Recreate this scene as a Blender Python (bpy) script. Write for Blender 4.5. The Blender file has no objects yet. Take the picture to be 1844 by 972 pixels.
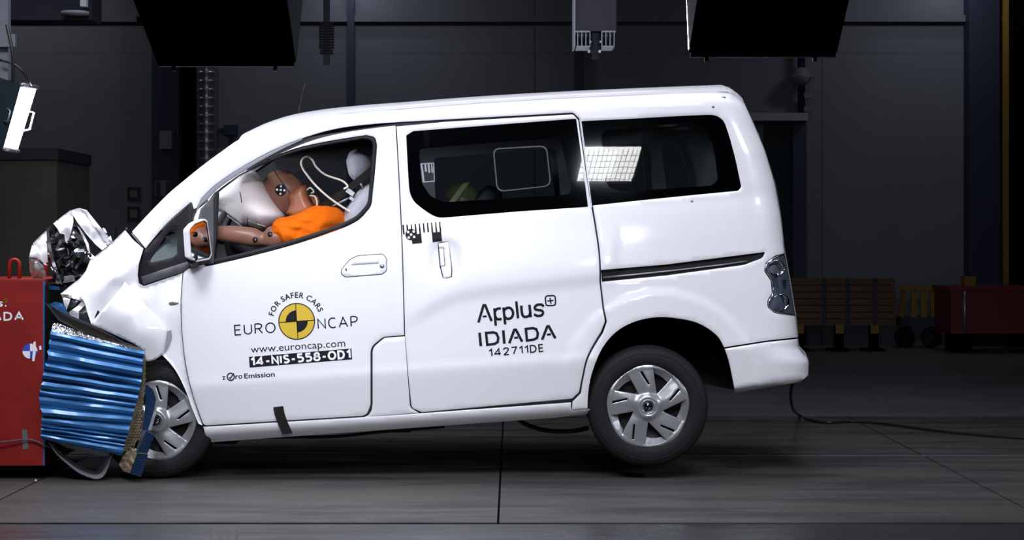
import bpy, bmesh, math, random
import numpy as np
from mathutils import Vector, Matrix, noise
from mathutils.geometry import delaunay_2d_cdt

C = bpy.context.scene.collection
SC = bpy.context.scene
R = math.radians
# ---------------------------------------------------------------- camera
F, D, CX, HY, H = 3834.0, 10.8, 922.0, 440.0, 1.197
cam_d = bpy.data.cameras.new('camera')
cam = bpy.data.objects.new('camera', cam_d); C.objects.link(cam)
cam.location = (0, -D, H); cam.rotation_euler = (R(90), 0, 0)
cam_d.sensor_width = 36; cam_d.lens = 36 * F / 1844
cam_d.shift_y = -(486 - HY) / 1844.0
cam_d.clip_end = 200
SC.camera = cam
# ---------------------------------------------------------------- world, exposure
w = bpy.data.worlds.new('hall air'); SC.world = w; w.use_nodes = True
w.node_tree.nodes['Background'].inputs[0].default_value = (.30, .34, .45, 1)
w.node_tree.nodes['Background'].inputs[1].default_value = .045
SC.view_settings.view_transform = 'Standard'; SC.view_settings.look = 'None'
SC.view_settings.gamma = 1; SC.view_settings.use_curve_mapping = False
SC.view_settings.exposure = 0.0

def area(name, loc, target, sx, sy, power, col=(1, 1, 1), spread=180):
    d = bpy.data.lights.new(name, 'AREA'); d.shape = 'RECTANGLE'; d.size = sx; d.size_y = sy
    d.energy = power; d.color = col; d.spread = R(spread)
    o = bpy.data.objects.new(name, d); C.objects.link(o); o.location = loc
    o.rotation_euler = (Vector(target) - Vector(loc)).to_track_quat('-Z', 'Y').to_euler()
    return o
COOL = (.86, .885, 1.0)
area('ceiling_lamp_bank', (-.6, .2, 5.6), (-.6, .5, 0), 5.5, 2.2, 105, COOL, 110)
area('front_lamp_bank', (-2.3, -4.6, 5.3), (-1.3, 0, 1.0), 2.2, 1.2, 66, COOL, 80)
area('driver_fill', (-.7, -6.4, 3.1), (-1.15, .3, 1.45), .6, .4, 8.5, COOL, 34)  # fill light added to brighten the dummy inside the driver window
area('side_lamp_bank', (1.0, -5.4, 4.9), (1.1, 0, .8), 2.0, 1.0, 36, COOL, 70)
area('rear_lamp_bank', (6.2, -2.6, 3.6), (1.5, 0, 1.0), 1.0, .6, 8, COOL, 50)
area('wall_lamp_one', (-1.8, 12.6, 4.6), (-1.8, 14.5, 3.0), .8, .3, 11, (.85, .9, 1))
area('wall_lamp_two', (4.9, 12.6, 4.6), (4.9, 14.5, 3.0), .8, .3, 11, (.85, .9, 1))
area('left_wall_fill', (-6.0, 12.6, 4.6), (-6.0, 14.5, 3.0), .8, .3, 10, (.85, .9, 1))  # added light without a lamp of its own, lifts the left wall
area('wall_glow_one', (-1.86, 14.1, 4.4), (-1.86, 14.5, 3.8), .4, .06, 1.6, (.8, .85, 1))
area('wall_glow_two', (5.13, 14.1, 4.4), (5.13, 14.5, 3.8), .4, .06, 1.2, (.8, .85, 1))
area('right_floor_fill', (3.4, 1.8, 6.8), (3.4, 1.9, 0), 5, 3, 40, (.82, .87, 1))  # unseen fill added overhead to brighten the floor at right

# ---------------------------------------------------------------- helpers
def U(px, py, y=0.0):
    s = (D + y) / F
    return Vector(((px - CX) * s, y, H - (py - HY) * s))
def GY(py): return D * 425.0 / (py - HY) - D          # depth of a floor point
def sm(a, b, x):
    t = min(1, max(0, (x - a) / (b - a))); return t * t * (3 - 2 * t)
def interp(tab, x): return float(np.interp(x, [t[0] for t in tab], [t[1] for t in tab]))

def mat(name, col, rough=.5, metal=0, coat=0, spec=.5, bump=0, bscale=40, var=0, vscale=6, stretch=None,
        emit=None, estr=0, rvar=0, col2=None, vlo=.3):
    m = bpy.data.materials.new(name); m.use_nodes = True
    nt = m.node_tree; b = nt.nodes['Principled BSDF']
    b.inputs['Base Color'].default_value = (*col, 1); b.inputs['Roughness'].default_value = rough
    b.inputs['Metallic'].default_value = metal; b.inputs['Coat Weight'].default_value = coat
    b.inputs['Coat Roughness'].default_value = .10
    b.inputs['Specular IOR Level'].default_value = spec
    if emit: b.inputs['Emission Color'].default_value = (*emit, 1); b.inputs['Emission Strength'].default_value = estr
    if bump or var or rvar:
        tc = nt.nodes.new('ShaderNodeTexCoord'); mp = nt.nodes.new('ShaderNodeMapping')
        nt.links.new(tc.outputs['Object'], mp.inputs[0])
        if stretch: mp.inputs['Scale'].default_value = stretch
    if var or rvar:
        n = nt.nodes.new('ShaderNodeTexNoise'); n.inputs['Scale'].default_value = vscale
        n.inputs['Detail'].default_value = 8; n.inputs['Roughness'].default_value = .65
        nt.links.new(mp.outputs[0], n.inputs[0])
        rp_ = nt.nodes.new('ShaderNodeMapRange'); rp_.inputs[1].default_value = vlo; rp_.inputs[2].default_value = 1 - vlo
        nt.links.new(n.outputs[0], rp_.inputs[0])
    if var:
        mx = nt.nodes.new('ShaderNodeMix'); mx.data_type = 'RGBA'
        c2 = col2 or tuple(max(0, c * (1 - var)) for c in col)
        mx.inputs[6].default_value = (*col, 1); mx.inputs[7].default_value = (*c2, 1)
        nt.links.new(rp_.outputs[0], mx.inputs[0]); nt.links.new(mx.outputs[2], b.inputs['Base Color'])
    if rvar:
        r2 = nt.nodes.new('ShaderNodeMapRange'); r2.inputs[3].default_value = max(.05, rough - rvar); r2.inputs[4].default_value = min(1, rough + rvar)
        nt.links.new(rp_.outputs[0], r2.inputs[0]); nt.links.new(r2.outputs[0], b.inputs['Roughness'])
    if bump:
        n2 = nt.nodes.new('ShaderNodeTexNoise'); n2.inputs['Scale'].default_value = bscale; n2.inputs['Detail'].default_value = 5
        nt.links.new(mp.outputs[0], n2.inputs[0])
        bp = nt.nodes.new('ShaderNodeBump'); bp.inputs['Strength'].default_value = bump; bp.inputs['Distance'].default_value = .02
        nt.links.new(n2.outputs[0], bp.inputs['Height']); nt.links.new(bp.outputs[0], b.inputs['Normal'])
    return m

def glass_mat(name, tint, gloss=1.0):
    m = bpy.data.materials.new(name); m.use_nodes = True; nt = m.node_tree; nt.nodes.clear()
    o = nt.nodes.new('ShaderNodeOutputMaterial'); t = nt.nodes.new('ShaderNodeBsdfTransparent')
    g = nt.nodes.new('ShaderNodeBsdfGlossy'); g.inputs['Roughness'].default_value = .015
    t.inputs[0].default_value = (*tint, 1)
    fr = nt.nodes.new('ShaderNodeFresnel'); fr.inputs[0].default_value = 1.5
    mx = nt.nodes.new('ShaderNodeMixShader')
    nt.links.new(fr.outputs[0], mx.inputs[0]); nt.links.new(t.outputs[0], mx.inputs[1]); nt.links.new(g.outputs[0], mx.inputs[2])
    nt.links.new(mx.outputs[0], o.inputs[0]); return m

M = {}
M['paint'] = mat('white car paint', (.80, .80, .82), .40, coat=.7)
M['paint_edge'] = M['paint']
M['black_trim'] = mat('black plastic trim', (.012, .012, .014), .5, spec=.2)
M['gloss_black'] = mat('gloss black glass border', (.004, .004, .005), .06, spec=.5)
M['dark'] = mat('dark underbody', (.008, .008, .009), .8, spec=.1)
M['grey_trim'] = mat('grey plastic trim', (.07, .07, .078), .5, spec=.25)
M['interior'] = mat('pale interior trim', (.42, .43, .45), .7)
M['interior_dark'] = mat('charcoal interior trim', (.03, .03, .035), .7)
M['rubber'] = mat('tyre rubber', (.012, .012, .013), .65, spec=.2, bump=.1, bscale=120)
M['silver'] = mat('silver wheel paint', (.33, .335, .35), .32, metal=.5, coat=.4)
M['chrome'] = mat('chrome', (.8, .8, .82), .08, metal=1)
M['steel'] = mat('dull steel', (.30, .30, .32), .4, metal=.8)
M['ink'] = mat('black vinyl lettering', (.012, .011, .016), .55, spec=.12)
M['white_ink'] = mat('white vinyl lettering', (.85, .85, .87), .5)
M['yellow'] = mat('yellow vinyl', (.62, .42, .02), .5)
M['tint'] = glass_mat('privacy glass', (.56, .63, .66))
M['clear'] = glass_mat('clear glass', (.72, .78, .78))
M['mirror'] = mat('mirror glass', (.85, .86, .88), .01, metal=1)
M['lens'] = glass_mat('clear lamp lens', (.7, .75, .8))
M['red'] = mat('red barrier paint', (.29, .012, .008), .55, spec=.3, var=.4, vscale=5, bump=.03, bscale=30)
M['red_dark'] = mat('dark red paint', (.30, .02, .012), .5, var=.4)
M['blue'] = mat('blue barrier cladding', (.027, .15, .37), .38, metal=.3, coat=.25, var=.2, vscale=5, stretch=(2, 1, 8))
M['blue_dark'] = mat('dark blue honeycomb', (.010, .038, .10), .5, var=.3)
M['foil'] = mat('crumpled aluminium foil', (.75, .75, .76), .18, metal=1, bump=.5, bscale=60)
M['alu'] = mat('dull aluminium sheet', (.36, .35, .34), .38, metal=.7, bump=.1, bscale=12)
M['honey'] = mat('aluminium honeycomb', (.42, .34, .22), .45, metal=.5, var=.4, vscale=20)
M['black_plastic'] = mat('broken black plastic', (.012, .012, .014), .3, bump=.3, bscale=20)
M['skin'] = mat('brown dummy vinyl', (.27, .125, .085), .38, var=.2, vscale=8)
M['skin2'] = mat('orange brown neck shield vinyl', (.36, .13, .06), .33)
M['orange'] = mat('orange cotton', (.80, .145, .003), .85, spec=.15, bump=.25, bscale=18)
M['airbag'] = mat('airbag fabric', (.80, .74, .73), .85, bump=.12, bscale=25)
M['stitch'] = mat('grey blue airbag print', (.12, .13, .22), .8)
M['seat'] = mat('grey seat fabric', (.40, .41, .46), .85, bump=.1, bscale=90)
M['belt'] = mat('black webbing', (.012, .012, .013), .7)
M['cable_white'] = mat('cream cable', (.72, .70, .60), .5)
M['cable_black'] = mat('black cable', (.010, .010, .011), .5)
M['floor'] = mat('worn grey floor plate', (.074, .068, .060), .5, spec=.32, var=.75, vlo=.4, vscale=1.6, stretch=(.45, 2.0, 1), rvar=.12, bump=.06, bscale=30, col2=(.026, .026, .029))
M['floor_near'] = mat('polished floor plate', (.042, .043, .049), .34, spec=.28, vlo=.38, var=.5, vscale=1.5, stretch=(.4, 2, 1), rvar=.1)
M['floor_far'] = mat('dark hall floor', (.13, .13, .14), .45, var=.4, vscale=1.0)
M['gap'] = mat('dark joint', (.003, .003, .003), .95, spec=.02)
M['wall'] = mat('grey wall panel', (.135, .14, .165), .8, var=.15, vscale=.6)
M['wall_dark'] = mat('charcoal wall panel', (.17, .172, .19), .85, var=.2, vscale=.8)
M['navy'] = mat('navy steel', (.012, .016, .045), .6)
M['ledge'] = mat('pale ledge', (.26, .27, .30), .7)
M['duct'] = mat('galvanised duct', (.30, .31, .34), .30, metal=.85)
M['lampblack'] = mat('black lamp housing', (.011, .012, .018), .7, spec=.1)
M['lampside'] = mat('light-painted lamp cheek', (.34, .40, .46), .5)  # lighter than the housing: light on the cheeks is put into the colour
M['lampteal'] = mat('dark teal housing', (.004, .013, .017), .5, spec=.2)
M['timber'] = mat('brown timber', (.12, .065, .03), .7, var=.3, vscale=4, stretch=(.5, 4, 4))
M['ochre'] = mat('ochre painted steel', (.19, .105, .008), .5)
M['redbin'] = mat('crimson bin', (.13, .006, .012), .5)
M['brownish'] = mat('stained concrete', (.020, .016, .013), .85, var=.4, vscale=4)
M['sign'] = mat('faded red sign', (.055, .012, .014), .7)
M['band'] = mat('lime yellow band', (.62, .66, .30), .7)
M['bluecloth'] = mat('royal blue cloth', (.03, .06, .45), .7)
M['camera_body'] = mat('dark camera body', (.013, .013, .019), .6, spec=.2)
M['lamp_bowl'] = mat('lamp bowl', (.22, .24, .28), .35)
M['mark'] = mat('brown rubber mark', (.045, .038, .034), .6)
M['fin'] = mat('grey heat sink', (.12, .13, .15), .5)
M['skirt'] = mat('bare sheet skirt', (.30, .31, .34), .5, metal=.25)
M['quarter'] = glass_mat('smoked quarter glass', (.30, .36, .36))
M['olive'] = mat('olive cap fabric', (.20, .21, .07), .8)
M['glow'] = mat('lit lamp face', (1, 1, 1), .5, emit=(1, 1, 1), estr=26)

def org(p):
    v = Vector((0, 0, 0))
    while p is not None: v += p.location; p = p.parent
    return v
def mk(name, verts, faces, m, parent=None, smooth=True, base=None):
    o_ = base if base is not None else org(parent)
    me = bpy.data.meshes.new(name)
    me.from_pydata([tuple(Vector(v) - o_) for v in verts], [], [tuple(f) for f in faces])
    for k in (m if isinstance(m, (list, tuple)) else [m]): me.materials.append(M[k] if isinstance(k, str) else k)
    if smooth: me.polygons.foreach_set('use_smooth', [True] * len(me.polygons))
    me.update()
    o = bpy.data.objects.new(name, me); C.objects.link(o)
    if parent is not None: o.parent = parent
    elif base is not None: o.location = base
    return o
def recalc(o):
    bm = bmesh.new(); bm.from_mesh(o.data); bmesh.ops.recalc_face_normals(bm, faces=bm.faces); bm.to_mesh(o.data); bm.free()
def thing(name, loc, label, cat, group=None):
    o = bpy.data.objects.new(name, None); C.objects.link(o); o.location = loc; o.empty_display_size = .1
    o['label'] = label; o['category'] = cat
    if group: o['group'] = group
    return o
def tag(o, label, cat, group=None):
    o['label'] = label; o['category'] = cat
    if group: o['group'] = group
    return o
def struct(o): o['kind'] = 'structure'; return o

class MB:
    """collects shapes for ONE mesh"""
    def __init__(s): s.v = []; s.f = []
    def add(s, v, f):
        n = len(s.v); s.v += [Vector(p) for p in v]; s.f += [tuple(i + n for i in q) for q in f]; return s
    def box(s, a, b, mtx=None):
        x0, y0, z0 = a; x1, y1, z1 = b
        v = [Vector(p) for p in ((x0, y0, z0), (x1, y0, z0), (x1, y1, z0), (x0, y1, z0), (x0, y0, z1), (x1, y0, z1), (x1, y1, z1), (x0, y1, z1))]
        if mtx: v = [mtx @ p for p in v]
        return s.add(v, [(0, 3, 2, 1), (4, 5, 6, 7), (0, 1, 5, 4), (1, 2, 6, 5), (2, 3, 7, 6), (3, 0, 4, 7)])
    def tube(s, pts, r, n=8, cap=True):
        pts = [Vector(p) for p in pts]; rr = r if isinstance(r, (list, tuple)) else [r] * len(pts)
        v = []; f = []; prev = None
        for i, p in enumerate(pts):
            t = (pts[min(i + 1, len(pts) - 1)] - pts[max(i - 1, 0)]).normalized()
            if prev is None:
                a = Vector((0, 0, 1)) if abs(t.z) < .9 else Vector((1, 0, 0)); prev = t.cross(a).normalized()
            nrm = (prev - t * prev.dot(t)).normalized(); prev = nrm; bi = t.cross(nrm)
            for k in range(n):
                a = 2 * math.pi * k / n; v.append(p + (nrm * math.cos(a) + bi * math.sin(a)) * rr[i])
        for i in range(len(pts) - 1):
            for k in range(n):
                f.append((i * n + k, i * n + (k + 1) % n, (i + 1) * n + (k + 1) % n, (i + 1) * n + k))
        if cap: f.append(tuple(range(n))[::-1]); f.append(tuple(range((len(pts) - 1) * n, len(pts) * n)))
        return s.add(v, f)
    def prism(s, pts, y0, y1):
        """px polygon extruded in depth, true size at y0"""
        a = [U(x, y, y0) for x, y in pts]; n = len(a)
        b = [Vector((p.x, y1, p.z)) for p in a]
        return s.add(a + b, [tuple(range(n))[::-1], tuple(range(n, 2 * n))] + [(i, (i + 1) % n, n + (i + 1) % n, n + i) for i in range(n)])
    def lathe(s, prof, c, axis='y', n=48, close=False):
        """prof: (radius, along)"""
        v = []; f = []; m = len(prof)
        for k in range(n):
            a = 2 * math.pi * k / n; ca, sa = math.cos(a), math.sin(a)
            for r, h in prof:
                if axis == 'y': v.append(Vector(c) + Vector((r * ca, h, r * sa)))
                elif axis == 'z': v.append(Vector(c) + Vector((r * ca, r * sa, h)))
                else: v.append(Vector(c) + Vector((h, r * ca, r * sa)))
        for k in range(n):
            k2 = (k + 1) % n
            for j in range(m - 1 + (1 if close else 0)):
                j2 = (j + 1) % m
                f.append((k * m + j, k2 * m + j, k2 * m + j2, k * m + j2))
        return s.add(v, f)
    def build(s, name, m, parent=None, smooth=False, base=None):
        o = mk(name, s.v, s.f, m, parent, smooth, base); recalc(o); return o

def cr(pts, n=6, closed=False):
    P = [Vector(p) for p in pts]; out = []; L = len(P)
    rng = range(L) if closed else range(L - 1)
    for i in rng:
        p0 = P[(i - 1) % L] if closed or i > 0 else P[0] * 2 - P[1]
        p1 = P[i]; p2 = P[(i + 1) % L]
        p3 = P[(i + 2) % L] if closed or i + 2 < L else P[-1] * 2 - P[-2]
        for k in range(n):
            t = k / n
            out.append(.5 * ((2 * p1) + (p2 - p0) * t + (2 * p0 - 5 * p1 + 4 * p2 - p3) * t * t + (3 * p1 - p0 - 3 * p2 + p3) * t ** 3))
    if not closed: out.append(P[-1])
    return out
def rp(pts, r0=0):
    """polygon from (x, y[, radius]); radius below 40 rounds the corner, 40 and more marks a node on a smooth curve"""
    n = len(pts); nodes = []
    for i in range(n):
        p = Vector(pts[i][:2]); r = pts[i][2] if len(pts[i]) > 2 else r0
        if r <= 0 or r >= 40: nodes.append((p, r >= 40)); continue
        a = Vector(pts[i - 1][:2]); b = Vector(pts[(i + 1) % n][:2])
        d1 = (a - p); d2 = (b - p); l1 = d1.length; l2 = d2.length; d1 /= l1; d2 /= l2
        ang = math.acos(max(-1, min(1, d1.dot(d2))))
        t = min(r / max(1e-4, math.tan(ang / 2)), l1 * .49, l2 * .49)
        for k in range(6):
            u = k / 5; nodes.append(((p + d1 * t) * (1 - u) ** 2 + p * 2 * u * (1 - u) + (p + d2 * t) * u * u, False))
    m = len(nodes); out = []
    for i in range(m):
        p, s0 = nodes[i]; q, s1 = nodes[(i + 1) % m]; out.append(p)
        if not (s0 or s1): continue
        L = (q - p).length
        if L < 2: continue
        t0 = (q - nodes[i - 1][0]).normalized() * L if s0 else None; t1 = (nodes[(i + 2) % m][0] - p).normalized() * L if s1 else None
        if t0 is None: t0 = (q - p) * 1.5 - t1 * .5
        if t1 is None: t1 = (q - p) * 1.5 - t0 * .5
        for k in range(1, 6):
            u = k / 6; out.append(p * (2 * u ** 3 - 3 * u * u + 1) + t0 * (u ** 3 - 2 * u * u + u) + q * (3 * u * u - 2 * u ** 3) + t1 * (u ** 3 - u * u))
    return out
def resample(pts, step):
    out = []; n = len(pts)
    for i in range(n):
        a = Vector(pts[i]); b = Vector(pts[(i + 1) % n]); L = (b - a).length
        if L < .15: continue
        k = max(1, int(math.ceil(L / step)))
        for j in range(k): out.append(a.lerp(b, j / k))
    return out
def inside(P, poly):
    x, y = P[:, 0], P[:, 1]; q = np.array([(p[0], p[1]) for p in poly]); c = np.zeros(len(P), bool); n = len(q)
    for i in range(n):
        x1, y1 = q[i]; x2, y2 = q[(i + 1) % n]
        if y1 == y2: continue
        cond = ((y1 > y) != (y2 > y)) & (x < (x2 - x1) * (y - y1) / (y2 - y1) + x1)
        c ^= cond
    return c
def bdist(P, poly):
    q = np.array([(p[0], p[1]) for p in poly]); d = np.full(len(P), 1e9); n = len(q)
    for i in range(n):
        a = q[i]; b = q[(i + 1) % n]; ab = b - a; L = (ab ** 2).sum()
        if L < 1e-9: continue
        t = np.clip(((P - a) @ ab) / L, 0, 1); pr = a + t[:, None] * ab
        d = np.minimum(d, np.sqrt(((P - pr) ** 2).sum(1)))
    return d
def tri(outer, holes=(), step=8, bstep=None, edge=0, extra=None):
    """triangulated px polygon: verts2d, faces, loops (index lists), distance to border"""
    bstep = bstep or step
    loops = [resample(outer, bstep)] + [resample(h, bstep) for h in holes]
    pts = []; edges = []; idx = []
    for L in loops:
        s = len(pts); pts += [(p[0], p[1]) for p in L]; m = len(L)
        edges += [(s + i, s + (i + 1) % m) for i in range(m)]; idx.append(list(range(s, s + m)))
    A = np.array(pts); lo = A.min(0); hi = A.max(0)
    gx = np.arange(lo[0] + step * .5, hi[0], step); gy = np.arange(lo[1] + step * .5, hi[1], step * .866)
    G = np.array([(x + (step * .5 if j % 2 else 0), y) for j, y in enumerate(gy) for x in gx]).reshape(-1, 2)
    def ok(G, m):
        if not len(G): return G
        k = inside(G, loops[0])
        for h in loops[1:]: k &= ~inside(G, h)
        G = G[k]
        if not len(G): return G
        d = np.min([bdist(G, L) for L in loops], axis=0)
        return G[d > m]
    E = np.zeros((0, 2))
    if edge:
        ring = []
        for L in loops:
            m = len(L)
            for i in range(m):
                t = Vector(L[(i + 1) % m]) - Vector(L[i - 1])
                if t.length < 1e-6: continue
                nn = Vector((-t.y, t.x)).normalized() * edge
                ring += [(L[i][0] + nn.x, L[i][1] + nn.y), (L[i][0] - nn.x, L[i][1] - nn.y)]
        E = ok(np.array(ring), edge * .8)
    G = ok(G, max(edge * 1.6, step * .45))
    allp = np.vstack([A, E, G]) if len(E) or len(G) else A
    r = delaunay_2d_cdt([Vector(p) for p in allp], edges, [], 0, 1e-5)
    V = np.array([(p.x, p.y) for p in r[0]]); Fc = np.array([f for f in r[2] if len(f) == 3])
    cen = V[Fc].mean(1); k = inside(cen, loops[0])
    for h in loops[1:]: k &= ~inside(cen, h)
    Fc = Fc[k]
    back = {}
    for new, olds in enumerate(r[3]):
        for o_ in olds: back[o_] = new
    idx = [[back[i] for i in L] for L in idx]
    d = np.min([bdist(V, L) for L in loops], axis=0)
    return V, Fc, idx, d

def panel(name, outer, Yf, m, parent, holes=(), step=8, off=0.0, flange=.02, edge=2.2, roll=.003, mirror=None, smooth=True, bstep=None):
    V, Fc, idx, d = tri(outer, holes, step, bstep or min(step, 6), edge)
    def pt(i, extra=0):
        u, v = V[i]; y = Yf(u, v) + off + extra
        if roll and d[i] < edge * .5: y += roll
        p = U(u, v, y)
        if mirror: p.y = mirror - p.y
        return p
    verts = [pt(i) for i in range(len(V))]; faces = []
    for f in Fc:
        i, j, k = (int(q) for q in f); nr = (verts[j] - verts[i]).cross(verts[k] - verts[i])
        faces.append((i, j, k) if (nr.y > 0) == bool(mirror) else (k, j, i))
    if flange:
        for L in idx:
            s = len(verts); n = len(L)
            verts += [verts[i].copy() for i in L]
            for i in L:
                q = verts[i].copy(); q.y += -flange if mirror else flange; verts.append(q)
            faces += [(s + i, s + (i + 1) % n, s + n + (i + 1) % n, s + n + i) for i in range(n)]
    return mk(name, verts, faces, m, parent, smooth)

def pillow(name, outer, yc, th, m, parent, step=8, flat=0, mid=None, smooth=True, pw=.5, wob=0, base=None):
    """closed inflated solid from a px outline (outline is its silhouette)"""
    V, Fc, idx, d = tri(outer, (), step)
    dm = mid or d.max(); n = len(V); bset = set(idx[0])
    verts = []; faces = []
    def hgt(i):
        t = min(1, d[i] / dm); return th * (1 - (1 - t) ** 2) ** pw
    for i in range(n):
        yy = yc(V[i][0], V[i][1]) if callable(yc) else yc
        h = hgt(i); wv = wob * noise.noise(Vector((V[i][0] * .06, V[i][1] * .06, 3.3))) * (h / th)
        verts.append(U(V[i][0], V[i][1], yy) + Vector((0, -h + wv, 0)))
    bk = {}
    for i in range(n):
        if i in bset: bk[i] = i; continue
        yy = yc(V[i][0], V[i][1]) if callable(yc) else yc
        bk[i] = len(verts); verts.append(U(V[i][0], V[i][1], yy) + Vector((0, hgt(i), 0)))
    for f in Fc:
        faces.append(tuple(int(i) for i in f)); faces.append(tuple(bk[int(i)] for i in f[::-1]))
    o = mk(name, verts, faces, m, parent, smooth, base); recalc(o); return o

def sheet(name, outer, ctrl, m, parent, step=5, wob=.006, seed=0, scale=.05, smooth=False, th=.0015, ridged=True):
    """bent sheet metal: depth from control points (px, py, y) plus creases; has thickness"""
    V, Fc, idx, d = tri(outer, (), step, step)
    Q = np.array([(p[0], p[1]) for p in ctrl], float); nq = len(Q); ys = np.array([p[2] for p in ctrl])
    Q = Q + np.random.RandomState(nq).uniform(-.01, .01, Q.shape)
    def ker(A_, B_):
        r2 = ((A_[:, None] - B_[None]) ** 2).sum(2) + 1e-9; return r2 * np.log(r2) * .5
    K1 = np.zeros((nq + 3, nq + 3)); K1[:nq, :nq] = ker(Q, Q) + np.eye(nq) * 8; K1[:nq, nq] = 1; K1[:nq, nq + 1:] = Q; K1[nq:, :nq] = K1[:nq, nq:].T
    if nq >= 4:
        wt = np.linalg.lstsq(K1, np.concatenate([ys, np.zeros(3)]), rcond=None)[0]
        Y = ker(V, Q) @ wt[:nq] + wt[nq] + V @ wt[nq + 1:]
        Y = np.clip(Y, ys.min() - .04, ys.max() + .04)
    else:
        W_ = 1 / (((V[:, None] - Q[None]) ** 2).sum(2) + 4); Y = (W_ * ys).sum(1) / W_.sum(1)
    verts = []
    for i, (u, v) in enumerate(V):
        nz = noise.noise(Vector((u * scale, v * scale, seed * 7.7))); nz = (1 - abs(nz) * 2.6) if ridged else nz
        verts.append(U(u, v, float(Y[i]) + wob * nz))
    n = len(verts); faces = [tuple(int(i) for i in f) for f in Fc]
    vb = [p + Vector((0, th, 0)) for p in verts]; fb = [tuple(i + n for i in f[::-1]) for f in faces]
    L = idx[0]; k = len(L)
    rim = [(L[i], L[(i + 1) % k], L[(i + 1) % k] + n, L[i] + n) for i in range(k)]
    o = mk(name, verts + vb, faces + fb + rim, m, parent, smooth); return o

def skin_mesh(nodes, edges, sub=2):
    """one continuous surface grown on a skeleton: nodes (Vector, rx, ry)"""
    me = bpy.data.meshes.new('tmp'); me.from_pydata([tuple(n[0]) for n in nodes], edges, [])
    o = bpy.data.objects.new('tmp', me); C.objects.link(o)
    md = o.modifiers.new('s', 'SKIN'); md.use_smooth_shade = True
    for i, n in enumerate(nodes):
        sv = me.skin_vertices[0].data[i]; sv.radius = (n[1], n[2] if len(n) > 2 else n[1]); sv.use_root = (i == 0)
    if sub: s = o.modifiers.new('u', 'SUBSURF'); s.levels = sub; s.render_levels = sub
    dg = bpy.context.evaluated_depsgraph_get(); ev = o.evaluated_get(dg).to_mesh()
    v = [p.co.copy() for p in ev.vertices]; f = [tuple(p.vertices) for p in ev.polygons]
    o.evaluated_get(dg).to_mesh_clear()
    bpy.data.objects.remove(o); bpy.data.meshes.remove(me)
    return v, f

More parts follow.
